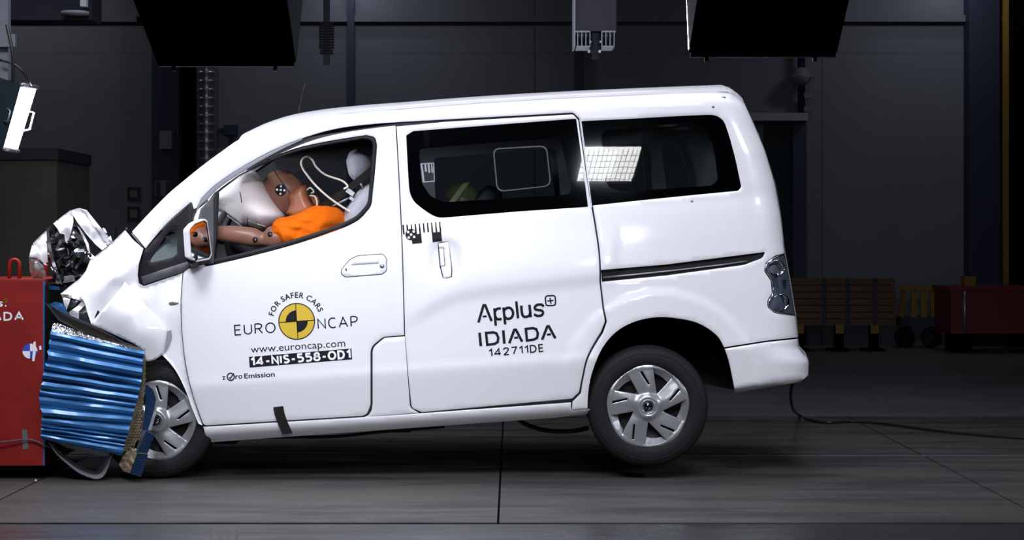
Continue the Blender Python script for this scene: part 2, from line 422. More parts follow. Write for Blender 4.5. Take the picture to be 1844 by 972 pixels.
# ---- lettering
_tc = {}
def glyphs(text, bold=0.0):
    k = (text, bold)
    if k in _tc: return _tc[k]
    cu = bpy.data.curves.new('t', 'FONT'); cu.body = text; cu.size = 1; cu.offset = bold; cu.resolution_u = 3
    o = bpy.data.objects.new('t', cu); C.objects.link(o)
    dg = bpy.context.evaluated_depsgraph_get(); dg.update()
    ev = o.evaluated_get(dg); me = ev.to_mesh()
    v = [(p.co.x, p.co.y) for p in me.vertices]; f = [tuple(p.vertices) for p in me.polygons]
    ev.to_mesh_clear(); bpy.data.objects.remove(o); bpy.data.curves.remove(cu)
    _tc[k] = (v, f); return v, f
def caph():
    v, f = glyphs('H'); return max(p[1] for p in v)
class Ink:
    """flat lettering laid in px space and then set onto a surface"""
    def __init__(s): s.v = []; s.f = []
    def add(s, v, f): n = len(s.v); s.v += list(v); s.f += [tuple(i + n for i in q) for q in f]
    def text(s, t, a, b, hgt, bold=0.0):
        v, f = glyphs(t, bold); x0 = min(p[0] for p in v); x1 = max(p[0] for p in v)
        a = Vector(a); b = Vector(b); e = (b - a); L = e.length; e /= L; up = Vector((e.y, -e.x))
        sx = L / (x1 - x0); sy = hgt / caph()
        s.add([tuple(a + e * ((p[0] - x0) * sx) + up * (p[1] * sy)) for p in v], f)
    def arc(s, t, c, r, a0, a1, hgt, bold=0.0, wfac=.9):
        v0, _ = glyphs(t, bold); tot = max(p[0] for p in v0) - min(p[0] for p in v0); c = Vector(c)
        sy = hgt / caph()
        for i, ch in enumerate(t):
            if ch == ' ': continue
            v1, _ = glyphs(t[:i + 1], bold); xe = max(p[0] for p in v1)
            v, f = glyphs(ch, bold); xa = min(p[0] for p in v); xb = max(p[0] for p in v)
            mid = (xe - (xb - xa) / 2) / tot; an = R(a0 + (a1 - a0) * mid)
            rad = Vector((math.cos(an), -math.sin(an))); tg = Vector((math.sin(an), math.cos(an)))
            s.add([tuple(c + rad * (r + p[1] * sy) + tg * ((p[0] - (xa + xb) / 2) * sy * wfac)) for p in v], f)
    def poly(s, pts): s.add([tuple(p[:2]) for p in pts], [tuple(range(len(pts)))])
    def ring(s, c, r0, r1, a0=0, a1=360, n=40):
        v = []
        full = abs(a1 - a0) >= 359.9
        for i in range(n + 1):
            a = R(a0 + (a1 - a0) * i / n)
            v += [(c[0] + r0 * math.cos(a), c[1] - r0 * math.sin(a)), (c[0] + r1 * math.cos(a), c[1] - r1 * math.sin(a))]
        s.add(v, [(2 * i, 2 * i + 1, 2 * i + 3, 2 * i + 2) for i in range(n)])
    def stroke(s, pts, wd, closed=False):
        P = [Vector(p) for p in pts]; n = len(P); v = []
        for i in range(n):
            a = P[i - 1] if (closed or i) else P[i]; b = P[(i + 1) % n] if (closed or i < n - 1) else P[i]
            d1 = (P[i] - a); d2 = (b - P[i])
            if d1.length < 1e-6: d1 = d2
            if d2.length < 1e-6: d2 = d1
            d1.normalize(); d2.normalize(); t = (d1 + d2).normalized(); nn = Vector((-t.y, t.x))
            k = wd / 2 / max(.45, nn.dot(Vector((-d1.y, d1.x))))
            v += [tuple(P[i] + nn * k), tuple(P[i] - nn * k)]
        rng = range(n if closed else n - 1)
        s.add(v, [(2 * i, 2 * i + 1, 2 * ((i + 1) % n) + 1, 2 * ((i + 1) % n)) for i in rng])
    def sf(s, t, a, b, hgt, wd, gap=.2):
        """stroke lettering for the plain capitals and digits"""
        a = Vector(a); b = Vector(b); e = b - a; L = e.length; e /= L; up = Vector((e.y, -e.x)); h2 = hgt - wd
        ws = [GL[ch][0] for ch in t]; sc = (L - wd * len(t) - gap * hgt * (len(t) - 1)) / sum(ws); x = 0
        out = []
        for ch, w_ in zip(t, ws):
            k = Ink()
            for st, closed, smo in GL[ch][1]:
                P = [Vector((x + wd / 2 + p[0] * sc, wd / 2 + p[1] * h2)) for p in st]
                if smo: P = cr(P, 4, closed)
                k.stroke([a + e * p.x + up * p.y for p in P], wd, closed)
            x += w_ * sc + wd + gap * hgt; out.append(k)
        return out
    def set(s, name, Yf, m, parent, off=-.0015):
        bm = bmesh.new(); vs = [bm.verts.new((u, v, 0)) for u, v in s.v]
        for q in s.f:
            try: bm.faces.new([vs[i] for i in q])
            except ValueError: pass
        for _ in range(4):
            bmesh.ops.triangulate(bm, faces=[q for q in bm.faces if len(q.verts) > 3])
            lg = [e for e in bm.edges if e.calc_length() > 7]
            if not lg: break
            bmesh.ops.subdivide_edges(bm, edges=lg, cuts=1)
        bm.verts.index_update(); V = [p.co.copy() for p in bm.verts]; Fs = [tuple(p.index for p in q.verts) for q in bm.faces]; bm.free()
        return mk(name, [U(p.x, p.y, Yf(p.x, p.y) + off) for p in V], Fs, m, parent, False)
def _l(*p): return (list(p), False, False)
def _c(*p): return (list(p), False, True)
def _o(cx_, cy_, rx, ry, n=12): return ([(cx_ + rx * math.cos(2 * math.pi * i / n), cy_ + ry * math.sin(2 * math.pi * i / n)) for i in range(n)], True, True)
GL = {'1': (.3, [_l((0, .76), (.3, 1), (.3, 0))]), '4': (.72, [_l((.52, 0), (.52, 1), (0, .27), (.72, .27))]),
    '2': (.6, [_c((0, .76), (.1, .94), (.32, 1), (.54, .9), (.56, .68), (.36, .38), (0, 0)), _l((0, 0), (.6, 0))]), '7': (.6, [_l((0, 1), (.6, 1), (.2, 0))]),
    '5': (.6, [_l((.54, 1), (.06, 1), (.03, .54)), _c((.03, .54), (.3, .62), (.54, .5), (.6, .3), (.5, .08), (.25, 0), (0, .05))]),
    '8': (.62, [_o(.31, .77, .25, .23), _o(.31, .27, .31, .27)]), 'N': (.64, [_l((0, 0), (0, 1), (.64, 0), (.64, 1))]), 'I': (.001, [_l((0, 0), (0, 1))]),
    'S': (.56, [_c((.54, .9), (.3, 1), (.05, .87), (.1, .62), (.46, .42), (.56, .2), (.3, 0), (0, .09))]), 'O': (.78, [_o(.39, .5, .39, .5)]),
    'D': (.66, [([(0, 0), (0, 1), (.3, 1), (.55, .88), (.66, .5), (.55, .12), (.3, 0)], True, False)]), 'E': (.5, [_l((.5, 1), (0, 1), (0, 0), (.5, 0)), _l((0, .52), (.45, .52))]),
    'U': (.6, [_c((0, 1), (0, .5), (.02, .2), (.3, 0), (.58, .2), (.6, .5), (.6, 1))]), 'R': (.6, [_l((0, 0), (0, 1)), _c((0, 1), (.35, 1), (.56, .85), (.5, .58), (.28, .5), (0, .5)), _l((.28, .5), (.6, 0))]),
    'C': (.6, [_c((.6, .95), (.3, 1), (.06, .82), (0, .5), (.06, .18), (.3, 0), (.6, .05))]), 'A': (.74, [_l((0, 0), (.37, 1), (.74, 0)), _l((.14, .33), (.6, .33))]),
    'P': (.56, [_l((0, 0), (0, 1)), _c((0, 1), (.35, 1), (.56, .84), (.5, .55), (.28, .44), (0, .44))]), '-': (.36, [_l((0, .4), (.36, .4))])}
def letters(inks, Yf, m, parent, off=-.0015):
    for k in inks: k.set('letter', Yf, m, parent, off)
# ================================================================ SETTING
random.seed(4)
WY = 14.5
floor = struct(MB().box((-9, -14, -.2), (11, 15, -.012)).build('floor', 'gap'))
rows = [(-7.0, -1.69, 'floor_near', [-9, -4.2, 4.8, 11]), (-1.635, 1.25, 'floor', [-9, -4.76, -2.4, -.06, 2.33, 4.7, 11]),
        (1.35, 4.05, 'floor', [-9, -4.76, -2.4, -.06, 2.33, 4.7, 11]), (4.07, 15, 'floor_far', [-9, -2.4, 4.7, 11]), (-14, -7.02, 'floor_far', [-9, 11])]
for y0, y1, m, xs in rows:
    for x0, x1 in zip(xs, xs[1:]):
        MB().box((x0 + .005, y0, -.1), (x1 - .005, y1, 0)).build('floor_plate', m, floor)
MB().box((-9, 1.30, -.03), (11, 1.338, -.003)).build('guide_rail', 'steel', floor)
k = Ink()
for i_, x_ in enumerate((378, 394, 409, 424)): k.stroke([tuple(p) for p in cr([Vector(q_) for q_ in ((x_ - 6, 990), (x_, 975), (x_ + 3, 962), (x_ + 1, 952))], 3)], 5)
v_ = [U(p[0], p[1], GY(p[1])) + Vector((0, 0, .0008)) for p in k.v]
mk('tyre_mark', v_, k.f, 'mark', floor, False)
struct(MB().box((-9, -14, 7), (11, 15, 7.1)).build('ceiling', 'wall_dark'))
struct(MB().box((-9.2, -14, 0), (-9, 15, 7)).build('wall_left', 'wall_dark'))
struct(MB().box((11, -14, 0), (11.2, 15, 7)).build('wall_right', 'wall_dark'))
struct(MB().box((-9, -14.2, 0), (11, -14, 7)).build('wall_front', 'wall_dark'))
wb = struct(MB().box((-9, WY + .06, 0), (11, WY + .3, 7)).build('wall_back', 'gap'))
def wx(px, y=WY): return (px - CX) * (D + y) / F
def wz(py, y=WY): return H - (py - HY) * (D + y) / F
xs = [-9, wx(275), wx(392), wx(631), wx(963), wx(1041), wx(1480), wx(1775), 11]
zs = [0, wz(460), wz(96), wz(38), 7]
for i, (a, b) in enumerate(zip(xs, xs[1:])):
    for j, (c, d) in enumerate(zip(zs, zs[1:])):
        MB().box((a + .0035, WY, c + .0012), (b - .0035, WY + .08, d - .0012)).build('wall_panel', 'wall_dark' if i in (0, 1) else 'wall', wb)
def wallbox(name, px0, py0, px1, py1, m, depth=.2, y=None, ground=False):
    y = (WY - depth) if y is None else y
    a = U(px0, py1, y); b = U(px1, py0, y); z0 = 0 if ground else a.z
    return MB().box((a.x, y, z0), (b.x, y + depth, b.z))
struct(wallbox('', 540, 27, 2000, 39, 'ledge', .10).build('trim_1', 'wall'))
struct(wallbox('', -60, 27, 246, 39, 'ledge', .10).build('trim_2', 'wall_dark'))
struct(wallbox('', 625, -400, 638, 460, 'navy', .12, ground=True).build('trim_3', 'navy'))
struct(wallbox('', 1035, -400, 1048, 460, 'navy', .12, ground=True).build('trim_4', 'navy'))
struct(wallbox('', 1745, -400, 1800, 460, 'navy', .3, ground=True).build('trim_5', 'navy'))
struct(wallbox('', 1822, -400, 1960, 460, 'navy', .5, ground=True).build('trim_6', 'gap'))
struct(wallbox('', 273, -400, 322, 460, 'navy', .3, ground=True).build('trim_7', 'navy'))
struct(wallbox('', 322, -400, 352, 460, 'navy', .1, ground=True).build('trim_8', 'gap'))
# doorway with ledge
d1 = struct(wallbox('', 1375, 222, 1428, 460, 'gap', .03, ground=True).build('door_1', 'lampteal'))
wallbox('', 1428, 217, 1452, 460, 'navy', .08, ground=True).build('door_frame', 'navy', d1)
wallbox('', 1340, 203, 1455, 217, 'ledge', .25).build('door_head', 'ledge', d1)
# spiral duct
dp = U(372, 0, 13.9); t = thing('spiral_duct', (dp.x, dp.y, 0), 'ribbed round metal duct rising the back wall beside the navy column', 'duct')
rd = .118; prof = []; z = .0
while z < 7: prof += [(rd, z), (rd, z + .075), (rd + .006, z + .085), (rd, z + .095)]; z += .1
MB().lathe(prof, (dp.x, dp.y, 0), 'z', 28).build('duct_pipe', 'duct', t, True)
for zz in (1.9, 4.4): MB().box((dp.x - .14, dp.y - .13, zz), (dp.x + .14, WY - .001, zz + .04)).build('clamp', 'steel', t)
# wall fittings
t = tag(wallbox('', 287, 235, 309, 268, '', .14, y=WY - .44).build('switch_box', 'wall'), 'small pale switch box on the navy column left of the duct', 'box')
t = thing('fire_sign', U(294, 362, WY - .33), 'red and white safety sign low on the navy column', 'sign')
wallbox('', 279, 325, 308, 353, '', .02, y=WY - .32).build('sign_board', 'wall', t)
wallbox('', 281, 327, 288, 351, '', .01, y=WY - .33).build('red_stripe', 'sign', t)
wallbox('', 299, 327, 306, 351, '', .01, y=WY - .33).build('red_stripe', 'sign', t)
for k, (a, b, c, d, lab) in enumerate([(229, 337, 252, 361, 'dark red square notice on the charcoal wall, the upper of two'), (229, 372, 252, 398, 'dark red square notice on the charcoal wall, the lower of two')]):
    t = thing('wall_notice', U(a, d, WY - .02), lab, 'sign', 'red notices on the charcoal wall')
    wallbox('', a, b, c, d, '', .02, y=WY - .02).build('notice_board', 'sign', t)
    wallbox('', a + 5, b + 6, c - 5, d - 6, '', .004, y=WY - .024).build('notice_panel', 'wall_dark', t)
t = thing('junction_box', U(414, 232, WY - .12), 'grey junction box on the wall right of the ribbed duct', 'box')
wallbox('', 403, 225, 426, 243, '', .12).build('box_body', 'navy', t)
wallbox('', 392, 231, 403, 236, '', .05).build('conduit', 'navy', t)
wallbox('', 412, 243, 418, 420, '', .04).build('conduit', 'navy', t)
v = thing('pipe_with_valve', U(1443, 200, WY - .4), 'dark vertical pipe with a round valve above the pale door ledge', 'pipe')
pz = U(1443, 204, WY - .15); MB().tube([(pz.x, WY - .15, pz.z), (pz.x, WY - .15, 6.9)], .045, 12).build('pipe', 'navy', v, True)
vc = U(1443, 138, WY - .22); MB().lathe([(0, -.12), (.07, -.1), (.11, -.03), (.11, .08), (.04, .1), (0, .1)], vc, 'y', 20).build('valve_body', 'wall_dark', v, True)
MB().tube([(vc.x - .12, vc.y - .06, vc.z), (vc.x + .12, vc.y - .06, vc.z)], .025).build('handwheel', 'wall_dark', v, True)
for py in (172, 196):
    q = U(1448, py, WY - .2); MB().box((q.x, q.y, q.z - .03), (q.x + .09, q.y + .1, q.z + .03)).build('bracket', 'wall_dark', v)
# rear store: timber, cart, bin
y = 13.0; a = U(1425, 586, y); b = U(1613, 501, y)
t = thing('timber_crate', (a.x, y, 0), 'brown slatted timber crate with ochre leg brackets far behind the van tail', 'crate')
n = 7; hh = (b.z - a.z) / n
for k in range(n):
    MB().box((a.x - .5, y + random.uniform(-.01, .01), a.z + k * hh + .004), (b.x, y + .5, a.z + (k + 1) * hh - .004)).build('plank', 'timber', t)
for px in (1484, 1526, 1575):
    q = U(px, 540, y - .02); MB().box((q.x - .02, y - .03, a.z), (q.x + .02, y - .012, b.z)).build('batten', 'navy', t)
for px in (1440, 1512, 1575):
    q = U(px, 590, y); MB().box((q.x - .05, y + .02, .03), (q.x + .05, y + .12, a.z)).build('leg', 'gap', t)
    MB().box((q.x - .12, y, 0), (q.x + .12, y + .3, .03)).build('foot', 'gap', t)
    MB().box((q.x - .045, y - .012, a.z - .09), (q.x + .045, y + .03, a.z + .01)).build('leg_bracket', 'ochre', t)
y = 13.7; a = U(1622, 585, y); b = U(1690, 514, y)
t = thing('ochre_cart', (a.x, y, 0), 'low dark cart with ochre struts between timber crate and crimson bin', 'cart')
MB().box((a.x, y, .25), (b.x, y + .5, .36)).build('deck', 'navy', t)
MB().box((a.x, y, b.z - .05), (b.x, y + .06, b.z)).build('top_rail', 'ochre', t)
for px, tl in ((1628, .06), (1646, 0), (1664, 0), (1680, -.04)):
    q = U(px, 540, y); MB().box((q.x - .035, y + .01, .36), (q.x + .035, y + .05, b.z - .05), Matrix.Translation((q.x, 0, .6)) @ Matrix.Rotation(tl * 2, 4, 'Y') @ Matrix.Translation((-q.x, 0, -.6))).build('strut', 'ochre', t)
for px in (1632, 1680):
    q = U(px, 600, y); MB().lathe([(0, -.03), (.12, -.03), (.125, 0), (.12, .03), (0, .03)], (q.x, y + .1, .125), 'y', 16).build('cart_wheel', 'rubber', t, True)
y = 12.6; a = U(1712, 601, y); b = U(1870, 516, y)
t = thing('crimson_bin', (a.x, y, 0), 'crimson steel bin on dark feet at the right edge of the hall', 'bin')
MB().box((a.x, y, a.z), (b.x, y + .9, b.z)).build('bin_body', 'redbin', t)
MB().box((a.x - .02, y - .02, b.z - .05), (b.x, y + .92, b.z + .004)).build('bin_rim', 'redbin', t)
q = U(1737, 550, y); MB().tube([(q.x, y - .012, a.z), (q.x, y - .012, b.z - .05)], .018).build('bin_rib', 'steel', t, True)
for k in (.1, 1.0): MB().box((a.x + k, y + .1, 0), (a.x + k + .15, y + .8, a.z)).build('foot', 'gap', t)
bz = b.z + .004; a = U(1737, 515, y + .1); b = U(1757, 499, y + .1)
t = thing('yellow_box', (a.x, y + .1, bz), 'small ochre yellow box standing on the crimson bin', 'box')
MB().box((a.x, y + .1, bz), (b.x, y + .3, bz + .11)).build('box_body', 'ochre', t)
MB().box((a.x - .005, y + .095, bz + .085), (b.x + .005, y + .305, bz + .11)).build('box_lid', 'ochre', t)
y = 13.6; a = U(1812, 460, y)
t = tag(MB().box((a.x - .03, y, 0), (a.x + .03, y + .06, 4.2)).build('yellow_post', 'ochre'), 'thin ochre post beside the navy column at right', 'post')

# ================================================================ VAN SKIN
W = 1.70
TOP = [(225, 424), (237, 415), (300, 352), (340, 318), (370, 294), (400, 272), (430, 251), (480, 229), (540, 214), (630, 203), (720, 196), (850, 186), (1000, 177), (1150, 170), (1290, 165), (1316, 167), (1330, 175), (1340, 184)]
REAR = [(165, 1322), (184, 1340), (215, 1355), (270, 1378), (330, 1395), (390, 1406), (440, 1412), (500, 1422), (568, 1432), (608, 1436), (700, 1446)]
PROF = [(150, .060), (175, .044), (190, .037), (205, .0325), (216, .030), (300, .0285), (378, .0272), (390, .022), (410, .0165), (440, .0105), (480, .0052), (540, .0012), (600, 0), (638, -.002), (650, -.0065), (662, -.001), (690, .014), (730, .034), (760, .055)]
def top(u): return interp(TOP, u)
CREASE = [(700, 596), (725, 582), (760, 560), (800, 538), (830, 527), (880, 519), (960, 510), (1085, 496), (1130, 492)]
def Yb(u, v, dish=True):
    vv = v + .068 * (u - 1000)
    y = interp(PROF, vv)
    e = v - top(u); E = 17.0
    if u < 1345 and e < E: t = 1 - max(0, e) / E; y += .10 * (1 - math.sqrt(max(0, 1 - t * t)))
    e = interp(REAR, v) - u; E = 80.0
    if e < E: t = 1 - max(0, e) / E; y += .17 * (1 - math.sqrt(max(0, 1 - t * t)))
    if u < 440: y += ((440 - u) / 300) ** 2 * .16
    if u > 1150: y += ((u - 1150) / 280) ** 2 * .02
    # wheel-arch flare
    r = math.hypot(u - 1190, (v - 706) * 1.0)
    if v < 760: y -= .007 * sm(183, 178.5, r) * sm(90, 120, r)
    # side crease
    if 690 < u < 1110:
        s = v - interp(CREASE, u); a = sm(700, 790, u)
        y -= a * .013 * (sm(-110, -6, s) if s < -6 else 1 - sm(-6, 20, s))
    # sliding-door handle dish
    q = ((abs(u - 801) / 30) ** 3 + (abs(v - 468) / 37) ** 3)
    if dish and q < 1: y += .015 * (1 - sm(.25, 1.0, q))
    return y
VB = U(1000, 865, .85)
van = thing('electric_minivan', (0, .85, 0), 'white electric minivan with crushed nose driven into the red barrier', 'van')

DOOR_HOLE = rp([(393, 331), (430, 303, 8), (480, 277, 60), (540, 260, 80), (660, 243.5), (675, 247, 10), (678, 262, 6), (676, 290, 60), (668, 372, 30), (640, 397, 30), (590, 417, 60), (500, 445, 80), (381, 474), (388, 420)])
fd_out = rp([(330, 492), (326, 540), (327, 585), (334, 650, 60), (346, 705, 40), (367, 766, 8), (660, 748, 14), (667, 728), (667, 625, 22), (690, 606.5, 14), (727.6, 603), (722.3, 420, 200), (712.3, 226, 3), (620, 239, 80), (560, 254, 80), (500, 279, 80), (440, 312, 80), (396, 344, 40), (374, 363, 15), (356, 377, 10), (349.5, 392, 10), (347.5, 470)])
fd_hole = rp([(389, 345), (430, 313, 20), (490, 283, 80), (545, 263.5, 80), (660, 243), (676, 247, 9), (679, 262, 5), (677, 290, 60), (669, 374, 30), (640, 400, 40), (590, 421, 60), (500, 449, 80), (381, 478), (368, 480), (372, 420), (374, 383)])
fd = panel('front_door', fd_out, Yb, 'paint', van, [fd_hole], step=9)
# black seal, with sail panel in front of the glass
seal_out = rp([(386, 347), (430, 315, 20), (490, 285, 80), (545, 265, 80), (660, 244.5), (675, 248, 9), (678, 262, 5), (676, 290, 60), (668, 373, 30), (640, 398, 40), (590, 419, 60), (500, 447, 80), (381, 476), (366, 478), (366, 400), (368, 372)])
seal_in = rp([(394, 345), (430, 317, 20), (490, 289, 80), (545, 270, 80), (655, 249.5), (669, 253, 9), (671, 262, 5), (669, 290, 60), (662, 368, 30), (637, 391, 40), (590, 411, 60), (500, 439, 80), (386, 467), (391, 420)])
panel('window_seal', seal_out, Yb, 'black_trim', fd, [seal_in], step=12, off=.008, flange=.02, edge=1.2)
panel('mirror_sail', rp([(357, 478), (355, 402, 10), (361, 376, 8), (385, 352), (385, 474)]), Yb, 'grey_trim', fd, step=10, off=-.003, flange=.008, edge=1)

ROOFSEAM = [(352, 378), (362, 357), (390, 331), (438, 299), (498, 267), (560, 243.5), (620, 229), (712, 219)]
side_out = rp([(238, 417), (300, 352, 60), (340, 318, 60), (370, 294, 60), (400, 272, 60), (430, 251.5, 60), (480, 229, 60), (540, 214, 60), (630, 203, 80), (720, 196), (850, 186), (1000, 177), (1150, 170), (1290, 165.5), (1316, 167), (1330, 175), (1340.5, 186),
    (1356, 222, 30), (1376, 270, 80), (1394, 330, 80), (1405, 390, 80), (1410, 440), (1412, 456, 3), (1396, 460, 8), (1379, 472, 8), (1376, 488, 8), (1388, 506, 5), (1390, 528, 5), (1382, 540, 8), (1382, 553, 8), (1396, 564, 10), (1432, 569, 2), (1436, 607),
    (1380, 613), (1304, 625), (1290, 603, 40), (1258, 582, 60), (1220, 573, 60), (1182, 571, 60), (1143, 579, 60), (1110, 597, 60), (1085, 626, 60), (1068, 665, 60), (1060, 700, 40), (1058, 735), (1030, 737), (1031, 723), (1034, 720.3, 3), (1046, 708, 8), (1051, 680, 40), (1060, 644, 40), (1086, 599, 14), (1093, 579, 14), (1088, 555, 20), (1082.5, 509), (1080, 450, 80), (1063, 340, 120), (1044.5, 214), (1032, 202.5, 8),
    (720, 219.5)] + [(x, y, 40) for x, y in ROOFSEAM[::-1][1:-2]] + [(362, 357, 12), (354, 374), (349, 376), (345, 362, 3), (300, 402, 60), (262, 447)])
rwin = rp([(1047, 218), (1140, 213.5), (1265, 207, 40), (1288, 208, 40), (1302, 217, 40), (1310, 235, 40), (1323, 281, 80), (1335, 337, 6), (1329, 343.5, 4), (1200, 356, 90), (1067, 370)])
slot = rp([(1082, 486), (1200, 476), (1378, 453.5, 2), (1374, 464, 12), (1340, 477, 30), (1200, 496), (1084, 507.5)])
taill = rp([(1411, 458, 2), (1396, 462, 8), (1381, 473, 8), (1378.5, 487, 8), (1390, 505, 5), (1392, 529, 5), (1384, 541, 8), (1384, 552, 8), (1397, 562, 10), (1430, 566.5, 2), (1421, 500)])
body = panel('body_side', side_out, Yb, 'paint', van, [rwin, slot], step=9)
panel('rear_window_frame', rp([(1046, 217), (1140, 212.5), (1265, 206, 40), (1289, 207, 40), (1303, 216, 40), (1311, 235, 40), (1324, 281, 80), (1336, 338, 6), (1330, 344.5, 4), (1200, 357, 90), (1066, 371)]), Yb, 'gloss_black', body,
      [rp([(1082, 236, 12), (1230, 222, 40), (1268, 226, 18), (1285, 262, 30), (1293, 325, 12), (1280, 334, 6), (1120, 345, 24), (1092, 336, 20)])], step=14, off=.009, flange=0, edge=0, roll=0)
panel('rear_window_pane', rp([(1046, 217), (1140, 212.5), (1265, 206, 40), (1289, 207, 40), (1303, 216, 40), (1311, 235, 40), (1324, 281, 80), (1336, 338, 6), (1330, 344.5, 4), (1200, 357, 90), (1066, 371)]), Yb, 'tint', body, step=14, off=.004, flange=0, edge=0, roll=0)
panel('door_gutter', rp([(353, 380), (361, 357), (390, 331, 40), (438, 299, 40), (498, 267, 40), (545, 247.5), (545, 251.5), (498, 274, 40), (440, 307, 40), (395, 338, 40), (373, 360), (362, 368)]), Yb, 'ledge', body, step=9, off=.006, flange=.01, edge=1)
# sliding-door track
panel('sliding_track', rp([(1080, 484), (1200, 474), (1380, 451), (1376, 466, 12), (1342, 479, 30), (1200, 498), (1082, 509)]), Yb, 'black_trim', body, step=12, off=.022, flange=0, edge=0, roll=0)
MB().tube([U(x, y, Yb(x, y) + .012) for x, y in ((1086, 499.5), (1140, 494.5), (1220, 486), (1300, 476.5), (1345, 470))], [.005, .005, .004, .004, .003]).build('track_rail', 'steel', body, True)
# body pillar foot between the doors
panel('pillar_foot', rp([(655, 751.5), (664, 747), (669.5, 738), (671, 726), (671, 626, 20), (692, 608.5, 12), (729, 605.5), (735.2, 692), (738.5, 734, 10), (754, 743), (690, 748)]), Yb, 'paint', van, step=9, off=.001)
# sliding door
sd_out = rp([(714.3, 228), (800, 219.5), (1032, 206, 6), (1041, 216, 3), (1059.5, 341, 120), (1077, 450, 80), (1079.5, 508), (1085, 556, 20), (1089.5, 578, 12), (1082.5, 596, 14), (1057, 642, 40), (1047.5, 680, 40), (1042.5, 706, 10), (1030, 717.5, 8), (760, 742, 10), (741.5, 734, 8), (736.5, 690), (729.6, 604), (724.2, 420, 200)])
sd_hole = rp([(731.5, 244), (744, 236, 10), (900, 224), (1037.5, 213.5, 2), (1048, 290, 100), (1059, 372.5, 1), (930, 381), (800, 391.8), (788, 391, 40), (776, 386, 40), (760, 375, 40), (747, 364, 40), (739.5, 351, 40), (736.5, 336, 40)])
sd = panel('sliding_door', sd_out, Yb, 'paint', van, [sd_hole], step=9)
sgl = rp([(731, 243.5), (744, 235, 10), (900, 223), (1038.5, 212.5, 2), (1049, 290, 100), (1060, 373, 1), (930, 382), (800, 392.8), (788, 392, 40), (775.5, 387, 40), (759, 376, 40), (746, 365, 40), (738.5, 351, 40), (735.5, 336, 40)])
panel('window_frame', sgl, Yb, 'gloss_black', sd, [rp([(754, 268, 10), (870, 258), (1010, 248, 10), (1030, 350, 12), (800, 364, 24), (775, 353, 20), (760, 330, 20)])], step=16, off=.009, flange=0, edge=0, roll=0)
panel('window_pane', sgl, Yb, 'tint', sd, step=14, off=.004, flange=0, edge=0, roll=0)
so = rp([(887, 267, 12), (985, 261.5, 14), (993, 335, 14), (895, 346, 14)]); si = rp([(889.5, 269, 11), (983, 264, 13), (990.5, 333.5, 13), (897, 343.5, 13)])
panel('vent_pane_frame', so, Yb, 'grey_trim', sd, [si], step=10, off=.001, flange=.003, edge=0, roll=0)
panel('rear_window_bead', rp([(1043, 213), (1043.8, 213), (1066.5, 373), (1065, 373)]), Yb, 'paint', sd, step=12, off=.004, flange=0, edge=0, roll=0)
ink = Ink()
for q in ([(757, 294), (782, 292.5), (782, 294.5), (757, 296)], [(757, 294), (760.5, 294), (765, 328), (761, 328.5)], [(761, 327), (782, 325), (782.5, 327), (761, 329)], [(764, 296), (767.5, 296), (769, 309), (765.5, 309.5)], [(770, 295.5), (773.5, 295.3), (775, 311), (771.5, 311.3)], [(776, 295), (778, 295), (780.5, 310.5), (777, 311)], [(780, 293), (782, 293), (783, 327), (781.5, 327)]): ink.poly(q)
ink.set('scale_sticker', Yb, 'ledge', sd, -.001)

# sill, bumper, roof, far side
sill = panel('sill', rp([(366, 768.5), (664, 750.5, 4), (756, 744.2), (1028.5, 724.5), (1028.5, 737), (1058, 735.5), (1064, 737), (1058, 745), (1000, 752), (380, 796, 4), (372, 790)]), lambda u, v: Yb(u, v) + .045 * sm(745, 772, v + .066 * (u - 1000) + 14) ** 1.5, 'paint', van, step=7, flange=.06)
def Ybump(u, v):
    y = interp(PROF, v + .068 * (u - 1000)) * .6
    e = interp([(600, 1437), (625, 1438), (640, 1448), (652, 1456), (682, 1456), (692, 1440), (710, 1330)], v) - u
    if e < 90: t = 1 - max(0, e) / 90; y += .20 * (1 - math.sqrt(max(0, 1 - t * t)))
    r = math.hypot(u - 1190, v - 706); y -= .007 * sm(183, 178.5, r) * sm(90, 120, r)
    return y
bo = rp([(1305, 628), (1380, 616), (1436, 610), (1438, 624, 40), (1445, 635, 40), (1453, 645, 40), (1455.5, 658, 40), (1455, 676, 6), (1440, 687, 40), (1400, 694, 40), (1324, 707.5, 3), (1319, 680, 40), (1312, 648, 40)])
bump = panel('rear_bumper', bo, Ybump, 'paint', van, step=7)
panel('rear_bumper', bo, Ybump, 'paint', van, step=14, mirror=W)
far = panel('far_body_side', rp([(238, 417), (300, 352), (370, 294), (430, 252), (480, 229), (540, 214), (630, 203), (720, 196), (1000, 177), (1290, 165.5), (1316, 168), (1341, 190), (1376, 270), (1405, 390), (1411, 458), (1436, 607), (1304, 625), (1258, 582), (1182, 571), (1110, 597), (1068, 665), (1057, 740), (380, 792), (350, 730), (310, 650), (255, 630), (130, 600), (112, 529), (225, 424)]), Yb, 'paint', van,
    [rp([(300, 430), (345, 376), (350, 460), (290, 490)]), rp([(393, 345), (480, 282, 40), (545, 265, 60), (660, 245, 8), (676, 262), (668, 372, 30), (590, 418, 40), (385, 468)]), rp([(740, 244, 10), (1000, 226, 10), (1020, 370, 10), (798, 390, 30), (745, 362, 20)]), rp([(1070, 222, 10), (1290, 210, 20), (1330, 338, 10), (1090, 365, 10)])], step=22, mirror=W, edge=0, roll=0)
